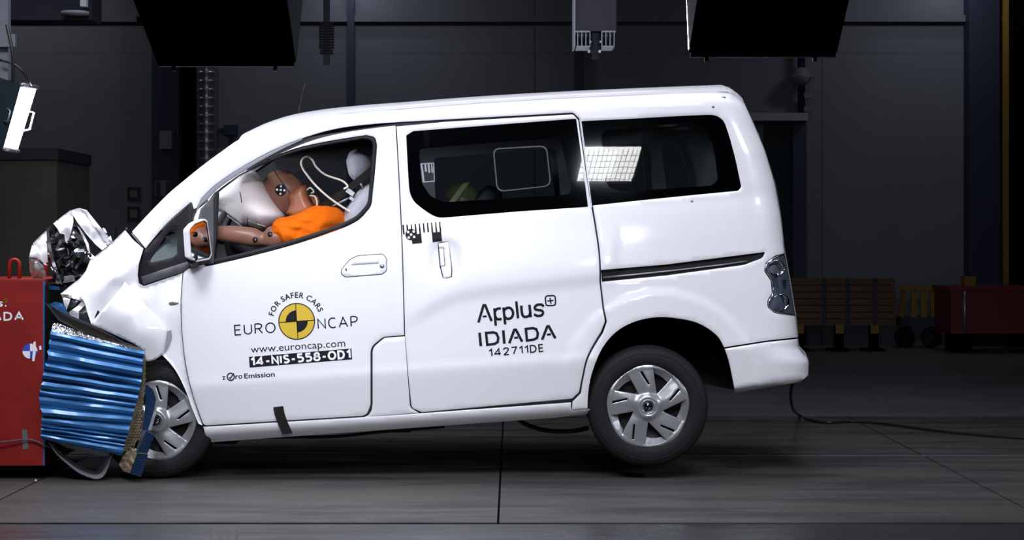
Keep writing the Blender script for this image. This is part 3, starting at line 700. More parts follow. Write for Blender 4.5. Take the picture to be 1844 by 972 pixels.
for nm, hp in (('far_front_glass', [(392, 345), (480, 281, 40), (545, 264, 60), (661, 244, 8), (677, 262), (669, 373, 30), (590, 419, 40), (384, 469)]), ('far_slide_glass', [(739, 243, 10), (1001, 225, 10), (1021, 371, 10), (798, 391, 30), (744, 362, 20)]), ('far_rear_glass', [(1069, 221, 10), (1291, 209, 20), (1331, 339, 10), (1089, 366, 10)])):
    panel(nm, rp(hp), Yb, 'clear', far, step=24, mirror=W, off=.005, flange=0, edge=0, roll=0)
def loft(name, pts, m, parent, crown=(0, 0, 0), n=14, ys=None, smooth=True, th=0):
    v = []; f = []
    for (u, w_) in pts:
        p = U(u, w_, Yb(u, w_)); y0 = p.y; y1 = W - y0
        for k in range(n + 1):
            s = k / n; q = 4 * s * (1 - s); q = q ** .8
            v.append(Vector((p.x + crown[0] * q, y0 + (y1 - y0) * s, p.z + crown[2] * q)))
    for i in range(len(pts) - 1):
        for k in range(n): a = i * (n + 1) + k; f.append((a, a + 1, a + n + 2, a + n + 1))
    return mk(name, v, f, m, parent, smooth)
tp = [p for p in TOP if p[0] >= 430]
tpd = [tuple(p) for p in cr([Vector((a, b + .4)) for a, b in tp], 3)]
roof = loft('roof', tpd, 'paint', van, (0, 0, .075))
MB().tube([U(u, top(u) + .6, .22) + Vector((0, 0, .012)) for u in range(460, 1280, 25)], [.002 + .007 * sm(460, 700, u) * sm(1290, 1150, u) for u in range(460, 1280, 25)], 6).build('roof_moulding', 'steel', roof, True)
loft('windscreen', [(238, 416), (270, 384), (300, 353), (340, 319), (370, 295), (400, 273), (430, 251.5)], 'clear', van, (-.035, 0, .02))
aer = U(532, 214, .8); MB().tube([U(536, 214, .8), U(540, 190, .8), U(549, 150, .8)], [.006, .003, .002]).build('aerial', 'black_trim', roof, True)
MB().box((aer.x - .02, .77, aer.z - .06), (aer.x + .04, .83, aer.z + .02)).build('aerial_base', 'black_trim', roof)
gate = loft('tailgate', [(1330, 175), (1341, 190), (1356, 222), (1376, 270), (1394, 330), (1405, 390), (1411, 445), (1421, 500), (1432, 568), (1436, 607)], 'paint', van, (.05, 0, 0))
v = []
for (u, w_) in [(1362, 236), (1378, 276), (1396, 334), (1404, 382)]:
    p = U(u, w_, Yb(u, w_))
    for k in range(9): s = .14 + .72 * k / 8; v.append(Vector((p.x + .05 * (4 * s * (1 - s)) ** .8 + .006, p.y + (W - 2 * p.y) * s, p.z)))
mk('tailgate_glass', v, [(i * 9 + k, i * 9 + k + 1, i * 9 + k + 10, i * 9 + k + 9) for i in range(3) for k in range(8)], 'gloss_black', gate)
vb = []
bp = [(1436, 610), (1438, 626), (1450, 640), (1455.5, 654), (1455, 680), (1440, 688), (1400, 694)]
for (u, w_) in bp:
    p = U(u, w_, Ybump(u, w_))
    for k in range(13): s = k / 12; vb.append(Vector((p.x + .06 * 4 * s * (1 - s), p.y + (W - 2 * p.y) * s, p.z)))
mk('bumper_bar', vb, [(i * 13 + k, i * 13 + k + 1, i * 13 + k + 14, i * 13 + k + 13) for i in range(6) for k in range(12)], 'paint', bump)
# dark skins behind the outer panels, cabin floor, wells
panel('door_lining', rp([(366, 478), (372, 372), (440, 306), (545, 248), (713, 222), (1034, 204), (1042, 214), (1062, 340), (1082, 450), (1088, 560), (1090, 580), (1046, 700), (1040, 722), (740, 744), (370, 768), (334, 650), (328, 580)]), Yb, 'interior_dark', van,
      [rp([(378, 478), (384, 352), (440, 306, 20), (550, 263, 40), (664, 242, 8), (681, 262), (671, 376, 30), (590, 423, 40), (500, 452)]), rp([(742, 250, 10), (1020, 232, 10), (1040, 360, 10), (800, 378, 24), (752, 350, 20)])], step=22, off=.024, flange=0, edge=0, roll=0)
panel('quarter_lining', rp([(1045, 212), (1290, 200), (1330, 240), (1390, 360), (1376, 480), (1380, 580), (1300, 605), (1250, 576), (1182, 566), (1110, 590), (1094, 580)]), Yb, 'interior_dark', van,
      [rp([(1080, 232, 10), (1272, 218, 20), (1300, 332, 10), (1120, 350, 20), (1090, 340, 20)])], step=22, off=.03, flange=0, edge=0, roll=0)
hl = [(u, w_ + 9) for u, w_ in tpd if u < 1312]
v = []
for u, w_ in hl:
    p = U(u, w_, .09)
    for k_ in range(9): s = k_ / 8; v.append(Vector((p.x, .09 + (W - .18) * s, p.z + .05 * 4 * s * (1 - s))))
mk('headliner', v, [(i * 9 + k_, i * 9 + k_ + 1, i * 9 + k_ + 10, i * 9 + k_ + 9) for i in range(len(hl) - 1) for k_ in range(8)], 'interior_dark', van)
panel('far_door_lining', rp([(290, 440), (372, 305), (440, 258), (545, 228), (712, 206), (712, 640), (340, 640)]), lambda u, v: Yb(u, v) + .045, 'interior_dark', van, [rp([(398, 352), (480, 292, 40), (545, 274, 60), (655, 254, 8), (669, 266), (662, 368, 30), (590, 405, 40), (392, 452)])], step=22, mirror=W, edge=0, roll=0)
inn = panel('far_trim', rp([(690, 230), (1300, 195), (1340, 260), (1375, 400), (1300, 560), (700, 600)]), lambda u, v: Yb(u, v) + .05, 'interior', van,
      [rp([(760, 262, 10), (1000, 244, 10), (1010, 358, 10), (800, 374, 24), (765, 350, 20)]), rp([(1085, 240, 20), (1190, 232, 24), (1196, 340, 20), (1105, 350, 16)]), rp([(1225, 228, 10), (1262, 224, 20), (1290, 320, 14), (1240, 332, 10)])], step=22, mirror=W, edge=0, roll=0)
mb = MB().prism([(386, 690), (1050, 645), (1056, 722), (1000, 742), (384, 784)], .15, 1.54); mb.build('cabin_floor', 'dark', van)
MB().prism([(1050, 575), (1395, 560), (1400, 650), (1320, 668), (1290, 640), (1100, 700), (1050, 735)], .36, 1.34).build('rear_floor', 'dark', van)
MB().prism([(1320, 600), (1432, 600), (1440, 676), (1330, 690)], .22, 1.48).build('rear_crossmember', 'dark', van)
MB().prism([(150, 560), (330, 500), (384, 520), (384, 700), (360, 700), (250, 640), (170, 640)], .32, 1.40).build('engine_bay', 'dark', van)
pz = [(380, 789, .12), (500, 787, .2), (600, 786, .2), (690, 777, .2), (800, 768, .3)]
MB().tube(cr([U(*p) for p in pz], 6), .008).build('brake_pipe', 'black_trim', van, True)
for (x0, y0, x1, y1) in ((712, 771, 740, 777), (388, 793, 426, 798), (380, 784, 425, 792)):
    a = U(x0, y1, .25); b = U(x1, y0, .25); MB().box((a.x, .2, a.z), (b.x, .4, b.z + .02)).build('underbody_bracket', 'black_trim', van)
MB().tube(cr([U(*p) for p in ((930, 752, .5), (950, 765, .5), (985, 775, .5), (1030, 776, .5), (1060, 770, .5))], 6), .012).build('brake_hose', 'black_trim', van, True)

# front quarter window
qo = rp([(247, 487, 20), (255, 458, 20), (300, 406), (343, 366, 3), (346, 380), (344.5, 470), (330, 491), (259, 515, 5), (250, 510, 5)])
qi = rp([(266, 474, 4), (296, 428, 20), (313, 408, 5), (318, 410, 4), (319, 456, 6), (310, 463, 4)])
qf = panel('quarter_window_frame', qo, Yb, 'black_trim', van, [qi], step=9, off=.003, flange=.015, edge=1.5)
panel('quarter_window_pane', rp([(262, 478), (296, 424), (320, 404), (322, 460), (310, 467)]), Yb, 'quarter', qf, step=12, off=.010, flange=0, edge=0, roll=0)
panel('sill_trim', rp([(254, 498), (340, 470), (347, 480), (330, 490), (258, 513, 4)]), Yb, 'grey_trim', qf, step=10, off=-.002, flange=.004, edge=1)

# door handle
hp = panel('handle_plate', rp([(613.5, 486, 12), (630, 466, 24), (645, 459.5, 20), (690, 456.5, 7), (697, 466, 6), (697, 488, 8), (688, 494.5, 8), (622, 499.5, 8), (614, 494, 6)]), Yb, 'ink', fd, [rp([(617, 486, 10), (632, 469, 22), (646, 463, 18), (688, 460), (693, 466), (693, 486, 6), (686, 491), (623, 496), (617, 491)])], step=8, off=-.0006, flange=0, edge=0, roll=0)
panel('handle_bezel', rp([(614.5, 486, 11), (630.5, 467, 24), (645, 460.6, 20), (689.5, 457.6, 6), (696, 466, 6), (696, 487.5, 8), (687.5, 493.5, 8), (622.5, 498.4, 8), (615, 493.5, 6)]), Yb, 'paint', fd,
      [rp([(633, 478, 3), (682, 474, 2), (672, 489, 8), (640, 493, 8), (634, 488, 6)])], step=8, off=-.003, flange=.012, edge=1.2)
panel('handle_recess', rp([(632, 476), (683, 472), (674, 490), (640, 494), (633, 490)]), Yb, 'paint', fd, step=8, off=.011, flange=0, edge=0, roll=0)
panel('door_handle', rp([(633, 469, 4), (640, 464.5, 4), (678, 462, 4), (682, 465, 3), (682, 473, 1), (633, 476, 1)]), Yb, 'paint', fd, step=6, off=-.009, flange=.016, edge=1.5)
MB().lathe([(0, -.004), (.0095, -.004), (.012, 0), (.012, .01)], U(688, 479, Yb(688, 479) - .004), 'y', 20).build('door_lock', 'steel', fd, True)
panel('lock_slot', rp([(622, 483), (624, 483), (624.5, 488), (622.5, 488)]), Yb, 'ink', fd, step=8, off=-.0045, flange=0, edge=0, roll=0)
# sliding door handle
panel('handle_shadow_gap', rp([(788, 436), (808, 434, 3), (814.5, 486, 10), (814, 499, 2), (798, 503, 2), (791.5, 480), (789, 450)]), lambda u, v: Yb(u, v, False) + .006, 'ink', sd, step=8, flange=0, edge=0, roll=0)
panel('sliding_handle', rp([(789.5, 438), (808, 435.5, 3), (813, 486, 10), (812.5, 498, 2), (799, 502, 2), (794, 480), (802, 479), (799, 446), (790.5, 446)]), lambda u, v: Yb(u, v, False) + .001, 'paint', sd, step=6, off=0, flange=.012, edge=1.2)
panel('handle_insert', rp([(790.5, 447), (798.5, 446.5), (801, 478), (793, 479)]), lambda u, v: Yb(u, v, False) + .0035, 'paint', sd, step=6, flange=.01, edge=1)

# mirror
mr = panel('door_mirror', rp([(332, 415, 22), (352, 397, 14), (372, 393, 8), (377, 402, 12), (382, 456, 4), (378, 467, 6), (350, 472, 10), (333, 462, 8)]), lambda u, v: 0, 'paint', van, step=6, flange=0, roll=0)
bpy.data.objects.remove(mr)
def mirror_pt(u, v, back):                                   # outline ring point of the housing
    y = -.215 + (u - 340) / 40 * .185
    p = U(u, v, y)
    return p + Vector((-.030, -.004, 0)) * back
ring = rp([(339.5, 412, 10), (350, 400, 8), (368, 393.5, 4), (373.5, 397, 4), (377, 420, 30), (382, 458, 4), (378, 467, 5), (355, 471.5, 6), (343, 465, 6)])
ring = resample(ring, 4); n = len(ring); cen = Vector((360, 433)); v = []; f = []
for sc, bk in ((.91, -.02), (.95, -.05), (1.0, 0), (1.0, .55), (.93, 1.0), (.70, 1.35), (.3, 1.5)):
    for p in ring: q = cen + (p - cen) * sc; v.append(mirror_pt(q.x, q.y, bk))
for j in range(6):
    for i in range(n): f.append((j * n + i, j * n + (i + 1) % n, (j + 1) * n + (i + 1) % n, (j + 1) * n + i))
f.append(tuple(range(6 * n, 7 * n)))
mr = mk('door_mirror', v, f, 'paint', van)
v = [];
for sc in (.945, .86):
    for p in ring: q = cen + (p - cen) * sc; v.append(mirror_pt(q.x, q.y, .06))
mk('mirror_surround', v, [(i, (i + 1) % n, n + (i + 1) % n, n + i) for i in range(n)], 'black_trim', mr)
mk('mirror_glass', [mirror_pt(*(cen + (p - cen) * .88), .09) for p in ring], [tuple(range(n))], 'mirror', mr, False)
a = mirror_pt(352, 462, .6); b = U(350, 470, .04); MB().tube([a, (a + b) / 2 + Vector((0, 0, -.01)), b], [.03, .028, .035], 10).build('mirror_arm', 'black_trim', mr, True)

# tail lamp
tl = panel('tail_lamp', taill, lambda u, v: Yb(u, v) + .004 + .024 * (1 - sm(1388, 1408, u)), 'lamp_bowl', van, step=7, off=.004, flange=0, edge=0, roll=0)
panel('lamp_lens', taill, lambda u, v: Yb(u, v) - .004 - .008 * math.exp(-((u - 1400) / 14) ** 2 - ((v - 485) / 14) ** 2) - .008 * math.exp(-((u - 1408) / 16) ** 2 - ((v - 545) / 14) ** 2), 'lens', tl, step=6, flange=.02, edge=1.5)
for cx_, cy_, rr in ((1399, 483, .042), (1406, 545, .045)):
    q = U(cx_, cy_, Yb(cx_, cy_) + .006); MB().lathe([(0, .02), (rr * .35, .016), (rr * .8, .004), (rr, -.004), (rr, .02)], q, 'y', 24).build('reflector', 'chrome', tl, True)
q = U(1409, 512, Yb(1409, 512) + .01)
for k in range(4): MB().box((q.x - .018, q.y, q.z - .02 + k * .012), (q.x + .02, q.y + .02, q.z - .012 + k * .012)).build('lamp_rib', 'chrome', tl)
MB().tube([U(x, y, Yb(x, y) - .004) for x, y in [tuple(p) for p in cr([Vector(p) for p in ((1410, 459), (1396, 464), (1382, 474), (1380, 487), (1391, 506), (1392, 529), (1385, 542), (1386, 552), (1398, 561), (1426, 566))], 3)]], .004, 6).build('lamp_bead', 'chrome', tl, True)
# small details
MB().lathe([(0, -.003), (.006, -.003), (.008, .004)], U(1284, 192, Yb(1284, 192)), 'y', 12).build('body_bolt', 'steel', body, True)
panel('side_repeater', [Vector((315 + 11.5 * math.cos(q_), 545 - 1.5 * math.cos(q_) + 5 * math.sin(q_))) for q_ in np.linspace(0, 6.28, 25)[:-1]], lambda u, v: .012 - .008 * max(0, 1 - ((u - 315) / 12) ** 2 - ((v - 545) / 6) ** 2), 'alu', van, step=4, flange=.02, edge=1)
MB().lathe([(0, -.003), (.006, -.003), (.008, .004)], U(1246, 362, Yb(1246, 362)), 'y', 12).build('body_bolt', 'steel', body, True)
sv = []
for u, v_, o_ in ((492, 733, -.006), (494, 745, -.012), (500, 762, -.014), (509, 782, -.006)):
    for du in (0, 9, 18): sv.append(U(u + du, v_ - du * .12, Yb(u + du, v_) + o_ + (.004 if du == 9 else 0)))
mk('sill_strap', sv, [(i * 3 + k, i * 3 + k + 1, i * 3 + k + 4, i * 3 + k + 3) for i in range(3) for k in range(2)], 'black_plastic', van)

# ---- lettering on the doors
def emblem(c, Rr, th):
    k = Ink(); k.ring(c, Rr * .945, Rr, n=48)
    e = Vector((math.cos(R(th)), -math.sin(R(th)))); g = Vector((-e.y, e.x)); cc = Vector(c)
    for a in (e, g): b = Vector((-a.y, a.x)); k.poly([cc + a * Rr * .97 + b * Rr * .022, cc + a * Rr * .97 - b * Rr * .022, cc - a * Rr * .97 - b * Rr * .022, cc - a * Rr * .97 + b * Rr * .022])
    k.ring(c, 0, Rr * .60, 90 + th, 180 + th, 16); k.ring(c, 0, Rr * .60, 270 + th, 360 + th, 16); return k
ec = (534.3, 578.4)
k = Ink(); k.ring(ec, 0, 32.5, n=48); k.set('emblem_disc', Yb, 'yellow', fd, -.001)
emblem(ec, 33.2, 3.9).set('emblem_quarters', Yb, 'ink', fd, -.0018)
letters(Ink().sf('EURO', (422.5, 604.2), (497, 599), 19.4, 2.3, .22) + Ink().sf('NCAP', (572.3, 592.8), (645, 587.6), 19.6, 2.3, .22), Yb, 'ink', fd)
k = Ink()
k.arc('FOR SAFER CARS', ec, 42.5, 168.5, 23, 9.6, .022, .98)
k.text('www.euroncap.com', (451.8, 635.4), (622, 623.4), 13, 0)
k.set('small_lettering', Yb, 'ink', fd)['kind'] = 'stuff'
k = Ink(); k.poly([(448.3, 642.4), (632.7, 627.3), (634.2, 646.9), (449.5, 661.7)]); k.set('number_plate', Yb, 'ink', fd, -.001)
letters(Ink().sf('14-NIS-558-OD1', (451.5, 659.6), (632, 645.4), 16.6, 3.6, .12), Yb, 'white_ink', fd, -.0018)
k = Ink(); k.text('z', (400.5, 683.5), (406, 683), 9, .02); k.text('ro', (424, 682.2), (437, 681.2), 9, .02); k.text('Emission', (440, 681.2), (495, 677.6), 8.6, .02)
k.ring((415.5, 678.2), 5.2, 7.6, 60, 395, 24); k.stroke([(412, 679.5), (415, 681), (421, 672)], 2.4); k.set('badge_lettering', Yb, 'ink', fd)['kind'] = 'stuff'
Z = lambda *p: [(840 + a / 6.944, 520 + b / 6.944) for a, b in p]
def zc(*p): return [tuple(q) for q in cr([Vector(a) for a in Z(*p)], 4)]
T = 4.7
def grp(*sts):
    k = Ink()
    for st, w_, cl in sts: k.stroke(st, w_, cl)
    return k
letters([grp((Z((150, 420), (213, 205), (235, 205), (314, 403)), T, False), (Z((203, 347), (252, 342)), 3.6, False)),
    grp((Z((350, 243), (366, 460)), T, False), (zc((356, 285), (372, 258), (400, 246), (430, 244)), T, False), (zc((362, 345), (378, 372), (408, 380), (440, 375)), T, False)),
    grp((Z((462, 232), (485, 445)), T, False), (zc((468, 275), (500, 240), (548, 240), (580, 285), (577, 335), (548, 368), (505, 372), (478, 345)), T, False)),
    grp((Z((622, 155), (645, 368)), T, False)),
    grp((zc((685, 208), (692, 290), (708, 338), (745, 350), (785, 330), (800, 290)), T, False), (Z((787, 198), (804, 355)), T, False)),
    grp((zc((966, 222), (940, 197), (885, 200), (855, 228), (868, 258), (930, 268), (957, 292), (945, 325), (895, 338), (843, 318)), T, False)),
    grp((rp([(*Z((985, 88))[0], 5), (*Z((1110, 82))[0], 5), (*Z((1115, 206))[0], 5), (*Z((992, 210))[0], 5)]), 2.6, True), (Z((1012, 152), (1087, 143)), 2.4, False), (Z((1045, 110), (1055, 186)), 2.4, False))], Yb, 'ink', sd)
D1 = ((245, 550), (335, 543), (375, 556), (398, 610), (390, 665), (350, 688), (260, 698)); D2 = ((742, 500), (830, 490), (872, 502), (893, 555), (882, 612), (845, 632), (757, 645))
letters([grp((Z((163, 548), (180, 716)), 5, False)), grp((Z(*D1), 4.6, True)), grp((Z((460, 517), (474, 686)), 5, False)), grp((Z((535, 680), (598, 512), (618, 510), (697, 660)), 4.8, False), (Z((597, 612), (645, 607)), 3.8, False)),
    grp((Z(*D2), 4.6, True)), grp((Z((946, 636), (1010, 470), (1030, 468), (1112, 618)), 4.8, False), (Z((1005, 572), (1056, 567)), 3.8, False))], Yb, 'ink', sd)
letters(Ink().sf('142711DE', (880.5, 642.6), (980, 633.2), 14.6, 2.4, .2), Yb, 'ink', sd)
# black comb-shaped film scales and target on the sliding door
k = Ink(); O = lambda a, b: (590 + a / 7.092, 390 + b / 7.092)
for i in range(10):
    x = 952 + i * 52; y = 105 - i * 4.6; hgt = 122 if i not in (4, 7, 8, 9) else (235 if i == 4 else 130)
    k.poly([O(x, y), O(x + 21, y - 2), O(x + 21 + hgt * .09, y - 2 + hgt), O(x + hgt * .09, y + hgt)])
k.poly([O(1068, 228), O(1193, 216), O(1206, 337), O(1081, 349)]); k.poly([O(1330, 202), O(1450, 192), O(1462, 310), O(1341, 326)])
k.set('film_scale', Yb, 'ink', sd)
tc = O(1066, 228); k = Ink(); k.ring(tc, 0, 10.4, n=32); k.set('target_disc', Yb, 'ink', sd, -.0024)
k = Ink()
for dx, dy in ((0, 0), (-38, -32), (33, -38), (-30, 38), (39, 30)): k.ring(O(1066 + dx, 228 + dy), 0, 2.3, n=12)
k.set('target_dots', Yb, 'white_ink', sd, -.003)
# ================================================================ WHEELS
def wheel(c, Rt, face, detail=True, ang=0.0, sgn=1):
    """c: hub centre at outer face (world), tyre radius; face -y when sgn=1"""
    c = Vector(c); wd = .185 * sgn; k = Rt / .308
    prof = [(.200, .012), (.214, .000), (.235, -.006), (.268, -.004), (.292, .006), (.302, .016), (.3075, .03), (.308, .09), (.308, .10), (.3075, .155), (.300, .170), (.27, .185), (.22, .185), (.2, .17)]
    ty = MB().lathe([(r * k, h * sgn) for r, h in prof], c, 'y', 72, True).build('tyre', 'rubber', van, True)
    MB().lathe([(.268 * k, -.0045 * sgn), (.270 * k, -.0062 * sgn), (.272 * k, -.0045 * sgn)], c, 'y', 72).build('sidewall_rib', 'rubber', ty, True)
    for q in range(4):
        r0 = .3082 * k; h = (.045 + q * .032) * sgn
        MB().lathe([(r0 - .004, h), (r0 + .0012, h + .001 * sgn), (r0 + .0012, h + .02 * sgn), (r0 - .004, h + .021 * sgn)], c, 'y', 72).build('tread_rib', 'rubber', ty, True)
    MB().lathe([(.0, .06 * sgn), (.05, .06 * sgn), (.12, .055 * sgn), (.185, .05 * sgn), (.205, .02 * sgn)], c, 'y', 40).build('wheel_rim', 'black_trim', ty, True)
    if not detail: return ty
    MB().lathe([(.0, .045), (.06, .045), (.085, .05), (.09, .058)], c, 'y', 32).build('brake_disc', 'grey_trim', ty, True)
    Ru = .2135 * k
    def rot(p, a): ca, sa = math.cos(a), math.sin(a); return (p[0] * ca - p[1] * sa, p[0] * sa + p[1] * ca)
    def PT(x, y): return (x / 318, y / 318)
    bigs = []; slots = []; chams = []
    for i in range(5):
        a = -2 * math.pi * i / 5 + ang
        arc = [PT(294 * math.cos(R(q)), 294 * math.sin(R(q))) for q in np.linspace(-166.0, -133.5, 8)]
        big = [PT(-108, -36)] + [PT(-200, -53)] + arc + [PT(-158, -132)]
        bigs.append([Vector(rot(p, a)) for p in rp([(*p, .012) for p in big])])
        slots.append([Vector(rot(p, a)) for p in (PT(-112, -134), PT(-98, -132), PT(-106, -248), PT(-123, -246))])
        inn_ = [PT(-226, -62), PT(-222, -100), PT(-210, -135), PT(-188, -172)]
        chams.append(([rot(p, a) for p in [PT(294 * math.cos(R(q)), 294 * math.sin(R(q))) for q in np.linspace(-166.0, -133.5, 4)]], [rot(p, a) for p in inn_]))
    K_ = 400.0; outer = [Vector((math.cos(2 * math.pi * i / 72), math.sin(2 * math.pi * i / 72))) * K_ for i in range(72)]
    V, Fc, idx, d = tri(outer, [[p * K_ for p in q] for q in bigs + slots], 18, 12, 5); V = V / K_; d = d / K_
    def dep(x, y):
        r = math.hypot(x, y)
        z = -.004 + .014 * sm(1.0, .94, r) * 0 - .010 * (1 - r * r)
        z -= .006 * sm(.98, .93, r) * sm(.90, .93, r)
        z -= .016 * sm(.36, .22, r)
        z += .012 * sm(.20, .165, r) 
        an = (math.atan2(y, x) - ang) % (2 * math.pi / 5)
        z -= .006 * math.sin(an * 5) * sm(.2, .45, r)
        return z + .010
    pos = [Vector(c) + Vector((V[i][0] * Ru, dep(*V[i]) + (.0018 if d[i] < .006 else 0), V[i][1] * Ru)) for i in range(len(V))]
    f = [tuple(int(q) for q in t_) for t_ in Fc]; n0 = len(pos); pos2 = list(pos)
    for L in idx:
        s = len(pos2); n = len(L)
        pos2 += [pos[i].copy() for i in L] + [pos[i] + Vector((0, .016, 0)) for i in L]
        f += [(s + i, s + (i + 1) % n, s + n + (i + 1) % n, s + n + i) for i in range(n)]
    mk('wheel_cover', pos2, f, 'silver', ty)
    for o_, i_ in chams:
        vv = [c + Vector((p[0] * Ru, dep(*p) + .002, p[1] * Ru)) for p in o_] + [c + Vector((p[0] * Ru, dep(*p) + .022, p[1] * Ru)) for p in i_]
        mk('cover_facet', vv, [(j, j + 1, j + 5, j + 4) for j in range(3)], 'silver', ty, False)
    cc = c + Vector((0, -.020, 0))
    MB().lathe([(.040, .016), (.040, .004), (.036, .0), (.031, .002), (.029, .008)], cc, 'y', 32).build('hub_ring', 'silver', ty, True)
    MB().lathe([(0, .006), (.028, .006), (.029, .010)], cc, 'y', 24).build('hub_disc', 'chrome', ty, True)
    MB().lathe([(.0195, .006), (.0195, .002), (.0235, .002), (.0235, .006)], cc, 'y', 28).build('hub_emblem', 'ink', ty, True)
    bx = MB().box((-.027, .0015, -.007), (.027, .006, .007), Matrix.Translation(cc) @ Matrix.Rotation(R(-58), 4, 'Y')); bx.build('hub_bar', 'ink', ty)
    return ty
yw = .035
wheel(U(1167, 732, yw), 109 / 3834 * (D + yw), 0, ang=0)
pf = U(281, 757, .065); wheel((pf.x, .065, pf.z), pf.z, 0, ang=R(-12))
pr = U(1167, 732, yw); wheel((pr.x, W - yw, pr.z), 109 / 3834 * (D + yw), 0, False, sgn=-1)
fz = .308; wheel((pf.x - .18, W - yw, fz), fz, 0, False, sgn=-1)
MB().tube([(pr.x, .2, pr.z), (pr.x, W - .2, pr.z)], .045, 12).build('rear_axle', 'dark', van, True)
v = []; na = 30
for i in range(na + 1):
    an = R(2 + 198 * i / na); uu = 1190 + 135 * math.cos(an); w_ = 707 - 136 * math.sin(an)
    v += [U(uu, w_, .035), U(uu, w_, .18), U(uu, w_, .36), U(1190 + 60 * math.cos(an), 690 - 50 * max(0, math.sin(an)), .36)]
mk('rear_wheel_liner', v, [(4 * i + k_, 4 * i + k_ + 1, 4 * i + k_ + 5, 4 * i + k_ + 4) for i in range(na) for k_ in range(3)], 'dark', van)

# ================================================================ CABIN
sb = pillow('seat_back', rp([(596, 470, 20), (607, 420, 30), (622, 375, 30), (645, 343, 20), (672, 326, 20), (700, 335, 20), (704, 380, 20), (672, 560, 30), (620, 620, 20), (590, 600, 20)]), .46, .24, 'seat', van, step=9, mid=22)
pillow('headrest', rp([(623, 290, 14), (629, 273, 12), (645, 267, 12), (662, 278, 18), (672, 300, 16), (660, 322, 16), (641, 329, 12), (628, 315, 16)]), .44, .13, 'seat', sb, step=6, mid=20)
for dy in (.38, .50): MB().tube([U(648, 322, dy), U(658, 350, dy)], .008).build('headrest_post', 'steel', sb, True)
pillow('seat_cushion', rp([(480, 600, 20), (500, 570, 20), (600, 590, 20), (640, 600, 20), (630, 660, 20), (490, 650, 20)]), .46, .25, 'seat', van, step=12, mid=22)
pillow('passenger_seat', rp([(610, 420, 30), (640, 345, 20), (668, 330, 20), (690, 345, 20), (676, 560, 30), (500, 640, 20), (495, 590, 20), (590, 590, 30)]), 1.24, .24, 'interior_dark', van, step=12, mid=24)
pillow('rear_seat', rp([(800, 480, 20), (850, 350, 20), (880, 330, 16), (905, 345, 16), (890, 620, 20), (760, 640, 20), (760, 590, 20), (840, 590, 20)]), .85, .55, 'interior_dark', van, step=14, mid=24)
MB().prism([(310, 470), (400, 425), (410, 470), (400, 560), (320, 560)], .2, 1.5).build('dashboard', 'interior_dark', van)
# steering wheel and column
cw = U(392, 420, .46); mtx = Matrix.Translation(cw) @ Matrix.Rotation(R(-62), 4, 'Y')
ring = [mtx @ Vector((.185 * math.cos(a), .185 * math.sin(a), 0)) for a in np.linspace(0, 2 * math.pi, 33)]
sw = MB().tube(ring, .017, 8).build('steering_wheel', 'interior_dark', van, True)
MB().tube([mtx @ Vector((0, .17, 0)), mtx @ Vector((0, -.17, 0))], .018).build('wheel_spoke', 'interior_dark', sw, True)
MB().tube([cw, cw + (mtx.to_3x3() @ Vector((0, 0, -.3)))], .04).build('steering_column', 'interior_dark', sw, True)
# airbag
ab = pillow('airbag', rp([(372, 352, 14), (393, 333, 20), (417, 313, 20), (440, 305, 20), (460, 308, 20), (476, 326, 30), (494, 356, 40), (518, 390, 14), (500, 408, 14), (480, 418, 20), (462, 416, 20), (437, 410, 30), (405, 386, 30), (378, 372, 14)]), .44, .24, 'airbag', van, step=6, mid=44, wob=.004)
def onbag(u, v, o_=-.002):
    P = np.array([[u, v]]); V_ = rp([(372, 352, 14), (393, 333, 20), (417, 313, 20), (440, 305, 20), (460, 308, 20), (476, 326, 30), (494, 356, 40), (518, 390, 14), (500, 408, 14), (480, 418, 20), (462, 416, 20), (437, 410, 30), (405, 386, 30), (378, 372, 14)])
    d = bdist(P, resample(V_, 6))[0]; t = min(1, d / 44); h = .24 * (1 - (1 - t) ** 2) ** .5
    return .44 - h + .004 * noise.noise(Vector((u * .06, v * .06, 3.3))) * h / .24 + o_
k = Ink()
for st in (((423, 315), (429, 326), (432, 337)), ((432, 345), (434, 355), (435, 365)), ((435, 381), (436.5, 386)), ((445, 392), (446, 399), (444, 406))): k.stroke([tuple(q) for q in cr([Vector(p) for p in st], 3)], 1.8)
k.set('bag_print', onbag, 'stitch', ab, -.007)
seam = [tuple(p) for p in cr([Vector(p) for p in ((394, 350), (405, 365), (420, 380), (440, 393), (460, 402), (478, 408))], 6)]
MB().tube([U(u, v, onbag(u, v, -.004)) for u, v in seam], .0022, 6).build('bag_seam', 'airbag', ab, True)
for i in range(4, 28, 2):
    u, v = seam[i]; L = 6 + 3 * (i % 3)
    MB().tube([U(u - 2 + j * (3) / 3, v - 2 + j * L / 3, onbag(u - 2 + j, v - 2 + j * L / 3, -.0015)) for j in range(4)], .0026, 5).build('pleat', 'airbag', ab, True)
